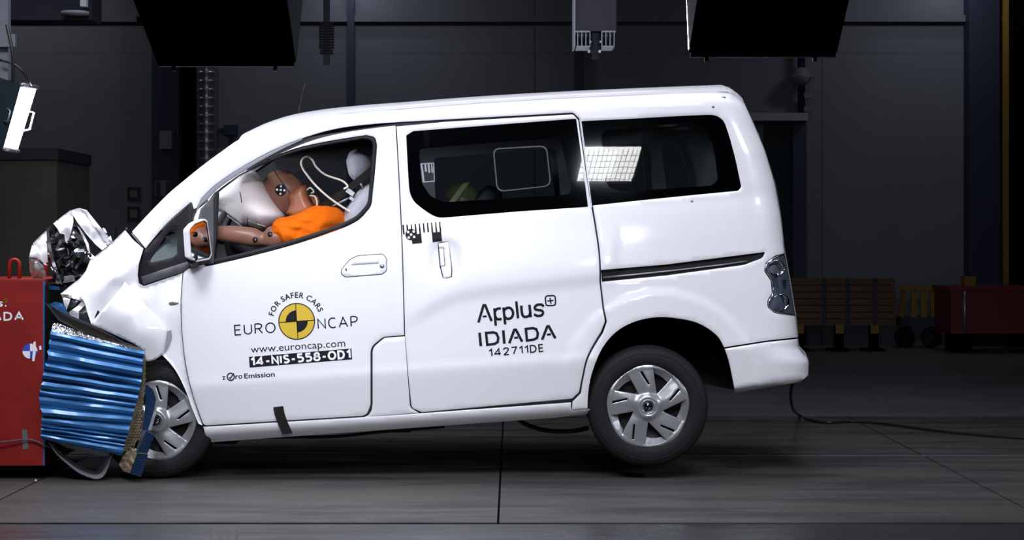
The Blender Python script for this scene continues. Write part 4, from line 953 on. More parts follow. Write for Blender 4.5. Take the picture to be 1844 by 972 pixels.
# seat belt
bl = [U(*p) for p in ((676, 300, .22), (650, 322, .26), (620, 346, .30), (590, 366, .33), (570, 380, .36))]
v = []; f = []
for i, p in enumerate(bl): v += [p + Vector((0, -.01, .022)), p + Vector((0, .012, -.022))]
mk('seat_belt', v, [(2 * i, 2 * i + 1, 2 * i + 3, 2 * i + 2) for i in range(len(bl) - 1)], 'belt', van)
b0 = U(631, 346, .27)
bc = MB().box((-.022, -.012, -.012), (.022, .012, .012), Matrix.Translation(b0) @ Matrix.Rotation(R(35), 4, 'Y')).build('belt_clamp', 'steel', van)
MB().box((-.014, -.01, -.008), (.014, .01, .008), Matrix.Translation(U(634, 358, .27)) @ Matrix.Rotation(R(35), 4, 'Y')).build('clamp_block', 'steel', bc)
MB().tube([U(598, 372, .3), U(636, 352, .3)], .006).build('sensor_rod', 'steel', bc, True)
cb = [U(u, v, .24) for u, v in ((619, 340), (626, 335), (615, 325), (587, 315), (570, 301), (563, 288.6), (554, 282), (544.5, 287), (543, 298), (553, 315), (572.5, 338), (601, 362), (646, 391))]
tag(MB().tube(cr(cb, 6), .0052, 8).build('sensor_cable', 'cable_white'), 'looped cream cable hanging behind the dummy in the open door window', 'cable')

# ================================================================ DUMMY
YD = .42
dm = thing('crash_test_dummy', U(640, 690, YD), 'brown crash test dummy in orange shirt slumped face first into the driver airbag', 'dummy')
N = lambda u, v, y, r, r2=None: (U(u, v, y), r, r2 or r)
body_nodes = [N(650, 598, .42, .12, .16), N(630, 520, .42, .12, .15), N(602, 450, .42, .11, .15), N(578, 408, .42, .08, .10), N(556, 388, .42, .055), N(536, 372, .42, .05),
    N(584, 412, .24, .06), N(545, 418, .16, .052), N(505, 425, .12, .060), N(486, 428, .12, .070),
    N(475, 431, .12, .028), N(462, 428, .12, .054), N(425, 422, .13, .050), N(385, 419, .16, .040), N(370, 417, .18, .030),
    N(588, 410, .60, .06), N(548, 422, .68, .050), N(485, 432, .72, .045), N(430, 424, .70, .038), N(385, 418, .66, .028),
    N(640, 608, .32, .09), N(560, 585, .28, .085), N(485, 572, .26, .062), N(450, 630, .25, .055), N(425, 690, .24, .04),
    N(640, 608, .52, .09), N(560, 585, .56, .085), N(485, 572, .58, .062), N(450, 630, .59, .055), N(425, 690, .60, .04)]
ed = [(0, 1), (1, 2), (2, 3), (3, 4), (4, 5), (3, 6), (6, 7), (7, 8), (8, 9), (9, 10), (10, 11), (11, 12), (12, 13), (13, 14), (3, 15), (15, 16), (16, 17), (17, 18), (18, 19), (0, 20), (20, 21), (21, 22), (22, 23), (23, 24), (0, 25), (25, 26), (26, 27), (27, 28), (28, 29)]
v, f = skin_mesh(body_nodes, ed); mk('body', v, f, 'skin', dm)
# elbow joint hardware and sockets
for u, v_, y_ in ((486, 421, .058), (459, 431, .070)):
    MB().lathe([(0, -.003), (.0105, -.003), (.0125, 0), (.013, .02)], U(u, v_, y_), 'y', 18).build('joint_socket', 'black_trim', dm, True)
    MB().lathe([(0, -.0045), (.004, -.004), (.005, 0)], U(u + 1.2, v_ + 1, y_), 'y', 12).build('joint_bolt', 'steel', dm, True)
# hands closed round the steering-wheel rim
def hand(wrist, d, side):
    w_ = Vector(wrist); d = Vector(d).normalized(); s = Vector((0, side, 0)); up = d.cross(s).normalized()
    v, f = skin_mesh([(w_, .026, .022), (w_ + d * .045, .030, .040), (w_ + d * .085, .026, .042)], [(0, 1), (1, 2)])
    h = mk('hand', v, f, 'skin', dm)
    for q, (off, L) in enumerate(((.032, .072), (.011, .080), (-.011, .074), (-.031, .058))):
        b = w_ + d * .088 + s * off
        pts = [b, b + d * L * .4 + up * -.006, b + d * L * .62 + up * -.028, b + d * L * .45 + up * -.05]
        v, f = skin_mesh([(p, .0095 - .001 * i_) for i_, p in enumerate(pts)], [(0, 1), (1, 2), (2, 3)]); mk('finger', v, f, 'skin', h)
    b = w_ + d * .03 + s * .034; pts = [b, b + d * .03 + s * .02 - up * .015, b + d * .055 + s * .012 - up * .035]
    v, f = skin_mesh([(p, .0115 - .001 * i_) for i_, p in enumerate(pts)], [(0, 1), (1, 2)]); mk('thumb', v, f, 'skin', h)
hand(U(370, 417, .18), (-1, .25, .1), 1); hand(U(385, 418, .66), (-1, -.25, .1), -1)
# head: face pressed into the bag, looking left and down
hc = U(510, 345, YD); th = R(38)
bm = bmesh.new(); bmesh.ops.create_uvsphere(bm, u_segments=40, v_segments=28, radius=1)
HX = Vector((-math.cos(th), 0, -math.sin(th))); HZ = Vector((-math.sin(th), 0, math.cos(th))); HYv = Vector((0, 1, 0))
hv = []
for p in bm.verts:
    x, y_, z = p.co.x, p.co.y, p.co.z                        # x: face direction, z: crown
    a, b, c_ = x * .098, y_ * .077, z * .112
    if z < -.1: a += .012 * max(0, x) * sm(-.1, -.7, z); b *= 1 - .22 * sm(-.1, -1, z)
    a += .030 * math.exp(-((y_ / .16) ** 2) - ((z + .18) / .16) ** 2) * (x > 0)      # nose
    a += .010 * math.exp(-((y_ / .28) ** 2) - ((z + .55) / .07) ** 2) * (x > 0)      # lips
    a -= .010 * math.exp(-(((abs(y_) - .38) / .16) ** 2) - ((z + .02) / .12) ** 2) * (x > 0)   # eye hollows
    a += .008 * math.exp(-((y_ / .45) ** 2) - ((z - .14) / .1) ** 2) * (x > 0)       # brow
    hv.append(hc + (HX * a + HYv * b + HZ * c_) * 1.07)
hf = [tuple(q.index for q in fc.verts) for fc in bm.faces]; bm.free()
head = mk('head', hv, hf, 'skin', dm)
# skull-cap groove and ears
sv = []
for an in np.linspace(-.62, 3.75, 30):
    sv.append(hc + HX * (-.030) + HYv * (-.0775 * math.cos(an) * 1.02) + HZ * (.1125 * math.sin(an) * 1.02))
MB().tube(sv, .0022, 6).build('skull_cap_seam', 'black_trim', head, True)
def onhead(u, v):
    dx = U(u, v, YD) - hc; a = dx.dot(HX) / .1; c_ = dx.dot(HZ) / .114
    return YD - .0825 * math.sqrt(max(0, 1 - (a * a + c_ * c_) * .88)) - .003
k = Ink(); tcx, tcy = 505.5, 342; k.ring((tcx, tcy), 0, 6, n=28); k.ring((tcx, tcy), 6, 10.3, n=28); k.set('target_disc', onhead, 'ink', head, -.001)
k = Ink()
for dx, dy in ((0, 0), (-6.6, -.6), (6.6, .6), (.5, -6.8), (-.5, 6.8)): k.ring((tcx + dx, tcy + dy), 0, 2.1, n=12)
k.set('target_dots', onhead, 'white_ink', head, -.003)
# neck shield
pillow('neck_shield', rp([(515, 349, 2), (530, 341), (543, 333.5, 2), (552, 331.5, 2), (555, 348, 6), (560, 362), (568, 374, 4), (562, 383, 4), (548, 392), (530, 396), (513, 385, 2), (521, 368)]), YD - .02, .085, 'skin2', dm, step=4, mid=11)
MB().tube(cr([U(*p) for p in ((553, 342, .36), (559, 338, .35), (565, 345, .35), (560, 348, .35))], 5), .0045).build('neck_wire', 'cable_white', dm, True)
MB().tube(cr([U(*p) for p in ((558, 352, .34), (567, 354, .33), (571, 365, .33), (569, 376, .33))], 5), .005).build('neck_wire', 'cable_white', dm, True)
for i in range(7):
    q = U(556 + i * 2.1, 384 - i * 1.4, .325); MB().lathe([(0, -.003), (.0026, 0), (0, .003)], q, 'y', 8).build('chain_bead', 'steel', dm, True)
pillow('neck_block', rp([(556, 352, 3), (572, 352, 4), (577, 366, 4), (566, 374, 3)]), .40, .04, 'skin2', dm, step=4)
# orange shirt: torso and both sleeves as one garment
sn = [N(640, 560, .42, .145, .18), N(622, 495, .42, .145, .18), N(598, 440, .42, .125, .17), N(580, 402, .42, .115, .15), N(574, 390, .42, .07, .085),
      N(588, 402, .24, .115), N(556, 410, .165, .098), N(520, 416, .13, .086), N(488, 420, .12, .078), N(592, 410, .60, .085), N(556, 416, .67, .072), N(515, 424, .70, .066)]
v, f = skin_mesh(sn, [(0, 1), (1, 2), (2, 3), (3, 4), (3, 5), (5, 6), (6, 7), (7, 8), (3, 9), (9, 10), (10, 11)], 3)
vv = []
for p in v: q = Vector(p); nz = noise.noise(Vector((q.x * 9 + q.z * 22, q.y * 7, q.z * 10 - q.x * 8))); n2 = noise.noise(q * 24); vv.append(q + Vector((.004 * n2, -.026 * (1 - 2.2 * abs(nz)) + .010 * n2, .012 * nz + .006 * n2)))
sh = mk('shirt', vv, f, 'orange', dm)
# child dummy in the second row
cd = thing('child_dummy', U(830, 470, .62), 'child dummy in olive cap and lime band behind the sliding door window', 'dummy')
v, f = skin_mesh([N(845, 470, .62, .09, .11), N(838, 420, .62, .075, .10), N(834, 388, .62, .04)], [(0, 1), (1, 2)]); mk('body', v, f, 'blue_dark', cd)
bm = bmesh.new(); bmesh.ops.create_uvsphere(bm, u_segments=28, v_segments=18, radius=1); cc = U(833, 362, .62)
ch = mk('head', [cc + Vector((p.co.x * .088 - .012 * max(0, -p.co.x) * (abs(p.co.y) < .25), p.co.y * .075, p.co.z * .095)) for p in bm.verts], [tuple(q.index for q in fc.verts) for fc in bm.faces], 'skin', cd); bm.free()
bm = bmesh.new(); bmesh.ops.create_uvsphere(bm, u_segments=28, v_segments=18, radius=1)
bmesh.ops.delete(bm, geom=[p for p in bm.verts if p.co.z < .12 and p.co.x < .5 or p.co.z < -.2], context='VERTS'); bm.verts.index_update()
mk('head_cap', [cc + Vector((p.co.x * .092, p.co.y * .079, p.co.z * .099)) for p in bm.verts], [tuple(q.index for q in fc.verts) for fc in bm.faces], M['olive'], cd); bm.free()
bv = []
for an in np.linspace(-.3, 3.45, 20):
    for dx in (-.02, .012): bv.append(cc + Vector((dx - .045 + .075 * math.sin(an), -.083 * math.cos(an), .103 * math.sin(an))))
mk('head_band', bv, [(2 * i, 2 * i + 1, 2 * i + 3, 2 * i + 2) for i in range(19)], 'band', cd)
pillow('blue_harness', rp([(803, 362, 4), (808, 344, 6), (814, 342, 4), (812, 372, 4)]), .60, .04, 'bluecloth', cd, step=5)

# ================================================================ CRUSHED NOSE
fo = rp([(109, 529), (128, 513), (143, 502, 8), (155, 487, 10), (163, 466, 10), (172, 460.5, 6), (194, 444, 20), (225, 414, 1), (240, 432), (258, 447, 2), (250, 474, 20), (247.5, 500), (251, 514, 6), (260, 517, 5), (300, 503), (328.5, 491), (324.9, 540), (325.9, 585), (332.9, 652, 60), (345, 706, 40), (365.5, 767, 3), (357, 762, 5), (344, 730), (333, 700, 40), (318, 670, 40), (304, 651, 30), (292, 639), (270, 640), (235, 606), (200, 585), (164, 582, 2), (158, 565), (153, 545, 4), (146, 535, 4), (130, 531)])
fen = sheet('front_fender', fo, [(318, 670, .020), (304, 651, .020), (333, 705, .021), (346, 735, .024), (357, 762, .03), (344, 706, .022), (330, 640, .018), (292, 639, .02), (326, 500, .022), (326, 600, .012), (340, 700, .02), (362, 760, .03), (305, 560, .012), (290, 520, .045), (258, 447, .07), (255, 510, .06), (225, 414, .14), (200, 445, .15), (165, 470, .20), (143, 502, .16), (109, 529, .12), (150, 540, .10), (165, 580, .07), (180, 520, .05), (210, 500, .015), (222, 520, .05), (240, 540, .01), (260, 560, .05), (270, 600, .03), (230, 460, .06), (195, 480, .075)], 'paint', van, step=6, wob=.004, seed=3, scale=.022, smooth=True, ridged=False)
bf = rp([(225.5, 507.5), (214, 524), (198, 542, 20), (178, 565), (163.5, 583), (185, 593), (215, 607, 10), (242, 619), (258, 631), (263, 652, 6), (280, 647, 10), (294, 637, 5), (301, 600), (302.5, 593), (286, 573, 30), (262, 549, 40), (243, 527, 30)])
fl = sheet('bumper_skin', bf, [(225, 508, -.015), (198, 545, -.035), (163, 583, .03), (215, 607, -.05), (205, 570, -.055), (240, 560, -.085), (260, 600, -.075), (260, 640, -.03), (285, 640, -.005), (300, 598, .0), (270, 560, -.02), (245, 530, -.03)], 'paint', van, step=6, wob=.004, seed=8, scale=.02, smooth=True, ridged=False)
panel('sensor_bracket', rp([(301.5, 596), (308, 594), (309, 606), (303, 622, 6), (296, 634), (300, 612)]), lambda u, v: .005, 'ledge', van, step=6, flange=.01, edge=0, roll=0)
sheet('bumper_lip', rp([(82, 545), (111, 561), (163, 583), (225, 616.5), (246, 622), (215, 618), (188, 611), (146, 597, 20), (106, 577), (94, 562)]), [(82, 545, .05), (163, 583, -.03), (235, 620, -.06), (146, 597, .16), (192, 612, .10), (106, 577, .12)], 'ledge', van, step=5, wob=.003, seed=1, smooth=True, ridged=False)  # white underside coloured grey, its shade is painted in
def shard(nm, pts, y, m, wob=.01, seed=1, step=4, tilt=0.0, parent=None, **kw):
    cx_ = sum(p[0] for p in pts) / len(pts); cy_ = sum(p[1] for p in pts) / len(pts)
    ct = [(p[0], p[1], y + random.uniform(-wob, wob) * 1.5 + tilt * (p[0] - cx_) / 40) for p in pts] + [(cx_, cy_, y - wob)]
    return sheet(nm, rp(pts), ct, m, parent or van, step=step, wob=wob * .5, seed=seed, scale=.06, **kw)
random.seed(9)
shard('hood_fold', [(127, 380), (132, 377), (143, 374.5), (148, 379), (166, 405), (181, 424), (193, 443), (184, 450), (172, 440), (155, 421), (141, 402)], .22, 'paint', .012, 2, smooth=True)
shard('hood_fold', [(143, 374.5), (148, 379), (166, 405), (181, 424), (193, 443), (204, 436), (190, 420), (172, 398), (156, 378)], .36, 'paint', .015, 5, smooth=True, tilt=.15)
shard('hood_flap', [(96, 402), (112, 389), (128, 378), (131.5, 388), (132, 400), (128, 418), (121, 439), (117, 432), (116, 422), (108, 420), (103, 410)], .16, 'paint', .02, 3, smooth=True)
shard('hood_sheet', [(59, 438), (72, 425), (83.5, 414.5), (85, 440), (86, 478), (79, 476), (72, 462), (64, 446)], .20, 'paint', 0.008, 4, smooth=True)
shard('hood_sheet', [(58, 441), (52, 463), (66, 465), (79, 474), (74, 458), (66, 445)], .10, 'paint', 0.008, 6, smooth=True)
shard('torn_liner', [(52, 464), (54, 490), (60, 503), (76, 504), (84, 498), (78, 478), (66, 467)], .14, 'alu', .03, 7)
shard('torn_strut', [(139, 406), (150, 420), (159, 438), (162, 455), (172, 463), (170, 468), (160, 461), (155, 440), (148, 425)], .08, 'paint', .01, 8)
shard('torn_strut', [(151, 447), (157, 450), (171, 464), (166, 468), (153, 457)], .04, 'chrome', .01, 9)
def heap(nm, pts, y, dep_, n, m, sz, seed):
    """one broken mass of jagged plastic: many bent chips grown together"""
    rnd = random.Random(seed); q = resample(rp(pts), 6); mb = MB(); P_ = np.array([(p[0], p[1]) for p in q]); lo = P_.min(0); hi = P_.max(0); k = 0
    while k < n:
        u = rnd.uniform(lo[0], hi[0]); v_ = rnd.uniform(lo[1], hi[1])
        if not inside(np.array([[u, v_]]), q)[0]: continue
        k += 1; c = U(u, v_, y + rnd.uniform(-.02, dep_)); s = sz * rnd.uniform(.4, 1.3)
        mt = Matrix.Translation(c) @ Matrix.Rotation(rnd.uniform(0, 6.3), 4, Vector((rnd.uniform(-1, 1), rnd.uniform(-1, 1), rnd.uniform(-1, 1))).normalized())
        mb.box((-s, -s * .15, -s * rnd.uniform(.2, .8)), (s, s * rnd.uniform(.05, .3), s * rnd.uniform(.2, .7)), mt)
    return mb.build(nm, m, van)
bp_ = [(85, 412), (95, 402), (104, 412), (110, 421), (120, 440), (125, 420), (136, 396), (150, 424), (158, 440), (166, 464), (155, 488), (140, 504), (118, 524), (100, 508), (92, 470), (86, 440)]
sheet('grille_wreck', rp(bp_), [(85, 412, .2), (95, 402, .2), (130, 410, .34), (110, 450, .22), (130, 470, .2), (155, 450, .3), (120, 520, .18), (100, 490, .15)], 'black_plastic', van, step=5, wob=.05, seed=12, scale=.07, th=.05)
heap('grille_fragments', [(88, 415), (104, 420), (120, 442), (148, 430), (160, 462), (140, 500), (118, 520), (102, 505), (92, 470)], .16, .2, 70, 'black_plastic', .030, 5)
heap('lamp_fragments', [(92, 470), (100, 455), (130, 430), (150, 450), (120, 470), (112, 510), (104, 512)], .13, .08, 14, 'lens', .018, 6)
heap('silver_fragments', [(90, 480), (112, 480), (114, 510), (104, 512), (96, 500)], .10, .05, 6, 'chrome', .010, 7)
shard('radiator_edge', [(84, 412), (87, 409), (91, 440), (97, 468), (105, 490), (112, 512), (106, 510), (95, 480), (87, 450)], .10, 'steel', .012, 11)
shard('blue_shred', [(86, 548), (100, 543), (112, 546), (119, 558), (124, 566), (108, 560)], .08, 'blue', .01, 13)
shard('blue_shred', [(80, 513), (106, 516), (108, 522), (82, 521)], .14, 'blue', .01, 14)
shard('steel_shred', [(112, 534), (127, 538), (120, 558), (116, 550)], .05, 'paint', .012, 15)
shard('steel_shred', [(109, 529), (135, 531), (148, 535), (152, 545), (142, 540), (125, 536), (112, 534)], .04, 'alu', .01, 16)
shard('steel_shred', [(124, 562), (138, 552), (150, 540), (154, 548), (142, 560), (142, 575), (126, 567)], .06, 'paint', .015, 17)
shard('dark_shred', [(142, 552), (153, 545), (158, 566), (161, 583), (150, 578), (142, 572)], .09, 'black_plastic', .01, 18)
shard('dark_shred', [(170, 572), (176, 558), (180, 562), (173, 576)], .02, 'black_plastic', .005, 19)
shard('dark_shred', [(122, 540), (143, 541), (134, 552), (120, 560)], .12, 'black_plastic', .01, 20)
shard('pillar_joint', [(236, 420), (243, 419), (258, 446), (252, 440)], .12, 'ledge', .003, 21)
# flying splinters above the cowl
sh_ = [([(185, 410), (189, 412), (196, 426), (193, 429)], .25, 'lens'), ([(205, 412), (210, 408), (214, 412), (213, 426), (207, 434), (205, 428)], .25, 'lens'), ([(194, 430), (199, 424), (203, 436), (197, 439)], .3, 'alu'), ([(188, 434), (193, 437), (195, 446), (190, 444)], .28, 'chrome'), ([(226, 411), (229, 409), (230, 415), (227, 416)], .3, 'ink')]
for i, (pts, y, m) in enumerate(sh_):
    o = shard('flying_splinter', pts, y, m, .006, 30 + i, step=3); wl = o.matrix_world.copy()
    o.parent = None; o.location = van.location
    labs = ['thin slanting clear splinter flying above the cowl, leftmost', 'clear oval splinter ring flying above the cowl', 'grey metal splinter low between the two clear splinters', 'shiny chrome splinter low behind the torn hood fold', 'tiny dark splinter beside the tip of the fender']
    tag(o, labs[i], 'splinter', 'splinters flying above the cowl')

# ================================================================ BARRIER
bz0 = U(0, 838, .05).z; br = thing('crash_barrier_block', (-3.2, .4, 0), 'red steel barrier block at left edge with white lettering', 'barrier')
xr = U(77.5, 700, .05).x; zt = U(0, 506, .05).z
MB().box((-5.2, .05, bz0), (xr, 1.05, zt)).build('block_body', 'red', br)
MB().box((-5.2, .05, zt), (xr + .004, 1.05, zt + .01)).build('top_edge', 'red_dark', br)
MB().box((xr, .06, bz0 + .05), (xr + .012, 1.04, zt - .02)).build('face_plate', 'dark', br)
MB().box((xr, .05, bz0), (xr + .008, .062, zt)).build('plate_edge', 'blue', br)
MB().box((-5.2, .40, 0), (U(52, 850, .40).x, 1.05, bz0)).build('block_foot', 'red_dark', br)
for px, yy in ((26, .2), (73, .62)):
    zz = zt + .008; c0 = U(px, 506, yy).x
    pts = [(c0 - .026, yy, zz)] + [(c0 + .026 * math.cos(a), yy, zz + .075 + .026 * math.sin(a)) for a in np.linspace(math.pi, 0, 9)] + [(c0 + .026, yy, zz)]
    MB().tube(pts, .010, 10).build('lifting_eye', 'red', br, True)
fy = lambda u, v: .05
k = Ink(); k.text('Applus', (-62, 551.5), (5, 551.5), 13, .02); k.text('.', (9, 551.5), (11.5, 551.5), 13, .03); k.set('small_lettering', fy, 'white_ink', br, -.002)['kind'] = 'stuff'
letters(Ink().sf('IDIADA', (-46, 578), (43, 577), 16, 3, .2), fy, 'white_ink', br, -.002)
k = Ink(); k.ring((10, 541), 2.6, 4.2, n=20); k.poly([(8, 540.5), (12, 540.5), (12, 541.5), (8, 541.5)]); k.poly([(9.5, 539), (10.5, 539), (10.5, 543), (9.5, 543)]); k.set('round_mark', fy, 'ochre', br, -.002)
ctr = (54, 632); k = Ink(); k.ring(ctr, 0, 13.5, 180, 270, 12); k.ring(ctr, 0, 13.5, 0, 90, 12); k.set('target_white', fy, 'white_ink', br, -.002)
k = Ink(); k.ring(ctr, 0, 13.5, 90, 180, 12); k.ring(ctr, 0, 13.5, 270, 360, 12); k.set('target_blue', fy, 'bluecloth', br, -.002)
k = Ink(); k.poly([(60, 616), (64, 614), (65, 628), (62, 650), (58, 650)]); k.poly([(70, 623), (74, 622), (75, 629), (71, 630)]); k.set('worn_patch', fy, 'white_ink', br, -.0028)
k = Ink(); k.poly([(39.5, 773), (49, 773), (51, 808), (41, 810)]); k.set('metal_plate', fy, 'steel', br, -.004)
tag(MB().tube(cr([U(*p) for p in ((-60, 796, .02), (0, 795.5, .02), (44, 791, .03), (62, 793, .035), (84, 803, .03), (110, 815, .05))], 5), .004).build('tether_wire', 'grey_trim'), 'thin grey wire stretched across the lower red barrier face', 'cable')

# crushed blue element
el = thing('crushed_honeycomb_element', (U(165, 820, .05).x, .25, 0), 'crushed blue corrugated honeycomb block between red barrier and front wheel', 'barrier element')
rnd = random.Random(11); nf = 14; tb = [0]
for i in range(nf): tb.append(tb[-1] + rnd.uniform(.45, 1.6))
tb = [t_ / tb[-1] for t_ in tb]
LE = [(0, 92, 595), (.17, 87, 634), (.36, 78, 676), (.56, 69.5, 722), (.64, 77, 746), (.85, 75, 775), (1, 74, 790)]
RE = [(0, 260, 631), (.3, 254, 692), (.52, 243, 734), (.75, 230, 781), (1, 219, 820)]
v = []; f = []; nx = 44; rowsn = 0; rw = []
for i in range(nf):
    a, b = tb[i], tb[i + 1]; am = rnd.uniform(.018, .042)
    for q, dd in ((0, .0), (.16, .8), (.45, 1.0), (.76, .72), (.93, .1)): rw.append((a + (b - a) * q, -am * dd, i))
rw.append((1, 0, nf))
for t_, dy, i in rw:
    lx = interp([(p[0], p[1]) for p in LE], t_) + (rnd.uniform(-2.5, 1.5)); ly = interp([(p[0], p[2]) for p in LE], t_)
    rx = interp([(p[0], p[1]) for p in RE], t_) + rnd.uniform(-1, 1); ry = interp([(p[0], p[2]) for p in RE], t_)
    for kx in range(nx + 1):
        s = kx / nx; wob = noise.noise(Vector((s * 4, t_ * 14, 2.2)))
        u = lx + (rx - lx) * s; v_ = ly + (ry - ly) * s + .6 * wob + 1.6 * noise.noise(Vector((s * 3, i * 3.1, 7)))
        v.append(U(u, v_, -.02 + dy * (.6 + .8 * (.5 + noise.noise(Vector((s * 2.5, i * 1.7, 1))))) + .008 * noise.noise(Vector((s * 3, t_ * 3, 5)))))
nr = len(rw)
for r_ in range(nr - 1):
    for kx in range(nx): a = r_ * (nx + 1) + kx; f.append((a, a + 1, a + nx + 2, a + nx + 1))
cl = mk('corrugated_cladding', v, f, 'blue', el, False)
me = cl.data; me.polygons.foreach_set('use_smooth', [True] * len(me.polygons))
me.attributes.new('sharp_edge', 'BOOLEAN', 'EDGE')
vi = {}
for e in me.edges:
    a, b = e.vertices; ra, rb = a // (nx + 1), b // (nx + 1)
    if ra == rb: me.attributes['sharp_edge'].data[e.index].value = True
shp = lambda nm, pts, y0, y1, m: MB().prism(pts, y0, y1).build(nm, m, el)
shp('honeycomb_core', [(94, 600), (258, 636), (252, 690), (228, 775), (216, 816), (78, 788), (80, 720), (82, 676)], .02, .52, 'honey')
sheet('foil_edge', rp([(92, 596), (95, 583), (104, 581), (113, 585), (139, 594.5), (160, 603), (188, 612), (240, 628), (200, 620), (140, 606)]), [(92, 596, -.03), (95, 583, -.01), (113, 585, -.005), (139, 595, -.01), (185, 611, -.02), (235, 627, -.04), (140, 606, -.04)], 'foil', el, step=3, wob=.012, seed=4, scale=.16)
# honeycomb end face: cells standing proud
ho = [(259, 640), (263, 650), (261, 700), (257, 745), (253, 787), (240, 803), (221, 816), (228, 785), (237, 752), (246, 722), (256, 688)]
q = resample(rp(ho), 4); mbh = MB(); mbd = sheet('honeycomb_face', rp(ho), [(256, 688, .0), (228, 785, 0), (261, 690, .05), (253, 787, .06), (240, 803, .05)], 'honey', el, step=5, wob=.006, seed=2)
for j in range(34):
    for i in range(10):
        u = 222 + i * 4.4 + (2.2 if j % 2 else 0); v_ = 642 + j * 5.1
        if inside(np.array([[u, v_]]), q)[0]:
            mbh.lathe([(.0055, 0), (.0045, -.012), (.0022, -.012), (.0022, -.002)], U(u, v_, .02), 'y', 6)
hcell = mbh.build('honeycomb_cells', 'honey', el); hcell['kind'] = 'stuff'
# hanging torn loop of sheet under it
oc = [(87, 796), (101, 818), (121, 838), (143, 856), (166, 866), (178, 866.5), (188, 860), (196, 841), (199, 828), (204, 820)]
ic = [(96, 797), (110, 815), (128, 830), (146, 844), (164, 851), (172, 851), (178, 846), (184, 832), (186, 824), (190, 818)]
v = []; n = 40
oc_ = cr([Vector(p) for p in oc], 6); ic_ = cr([Vector(p) for p in ic], 6); n = len(oc_)
for j in range(6):
    s = j / 5
    for i in range(n): p = oc_[i].lerp(ic_[i], s); v.append(U(p.x, 795 + (p.y - 795) * .93, -.01 + .22 * s))
mk('torn_skirt', v, [(j * n + i, j * n + i + 1, (j + 1) * n + i + 1, (j + 1) * n + i) for j in range(5) for i in range(n - 1)], 'skirt', el)
sheet('skirt_edge', rp([(94, 793), (140, 803), (198, 818), (192, 822), (160, 817), (120, 806)]), [(94, 793, .0), (198, 818, 0), (160, 817, .06), (120, 806, .06)], 'alu', el, step=5, wob=.006, seed=3)
# loose bumper-element piece by the wheel
lp = thing('torn_bumper_element', (U(255, 860, -.1).x, -.1, 0), 'torn dark blue ribbed strip hanging in front of the front wheel', 'fragment')
def ribbed(nm, pts, y, n):
    a, b, c_, d_ = [Vector(p) for p in pts]; v = []; f = []
    for i in range(2 * n + 1):
        s = i / (2 * n); p = a.lerp(d_, s); q2 = b.lerp(c_, s); yy = y - (.006 if i % 2 else 0)
        v += [U(p.x, p.y, yy), U(q2.x, q2.y, yy), U(q2.x, q2.y, y + .05), U(p.x, p.y, y + .05)]
    for i in range(2 * n):
        for k in range(4): f.append((i * 4 + k, i * 4 + (k + 1) % 4, i * 4 + 4 + (k + 1) % 4, i * 4 + 4 + k))
    f += [(0, 1, 2, 3), (8 * n, 8 * n + 1, 8 * n + 2, 8 * n + 3)]
    o = mk(nm, v, f, 'blue_dark', lp, False); recalc(o); return o
ribbed('ribbed_strip', [(264, 774), (279, 783), (265, 816), (246, 814)], -.10, 14)
ribbed('ribbed_strip', [(247, 816), (267, 818), (254, 859), (235, 854)], -.09, 14)
sheet('skin_strip', rp([(262, 690, 3), (276, 702, 4), (281, 718), (276, 745), (268, 776), (256, 774), (261, 740)]), [(262, 690, -.04), (276, 702, -.09), (276, 745, -.1), (268, 776, -.10), (256, 774, -.05)], 'blue_dark', lp, step=5, wob=.006, seed=5)
sheet('white_strip', rp([(277, 740), (282, 741.5), (272, 775), (266.5, 774)]), [(277, 740, -.12), (270, 775, -.11)], 'ledge', lp, step=5, wob=.002, seed=6)
sheet('core_chunk', rp([(222, 818, 4), (238, 806), (248, 814), (240, 834), (234, 852), (222, 848, 4), (214, 836, 4)]), [(222, 818, .0), (248, 814, -.06), (234, 852, -.07), (214, 836, .02)], 'honey', lp, step=4, wob=.012, seed=8, scale=.1)

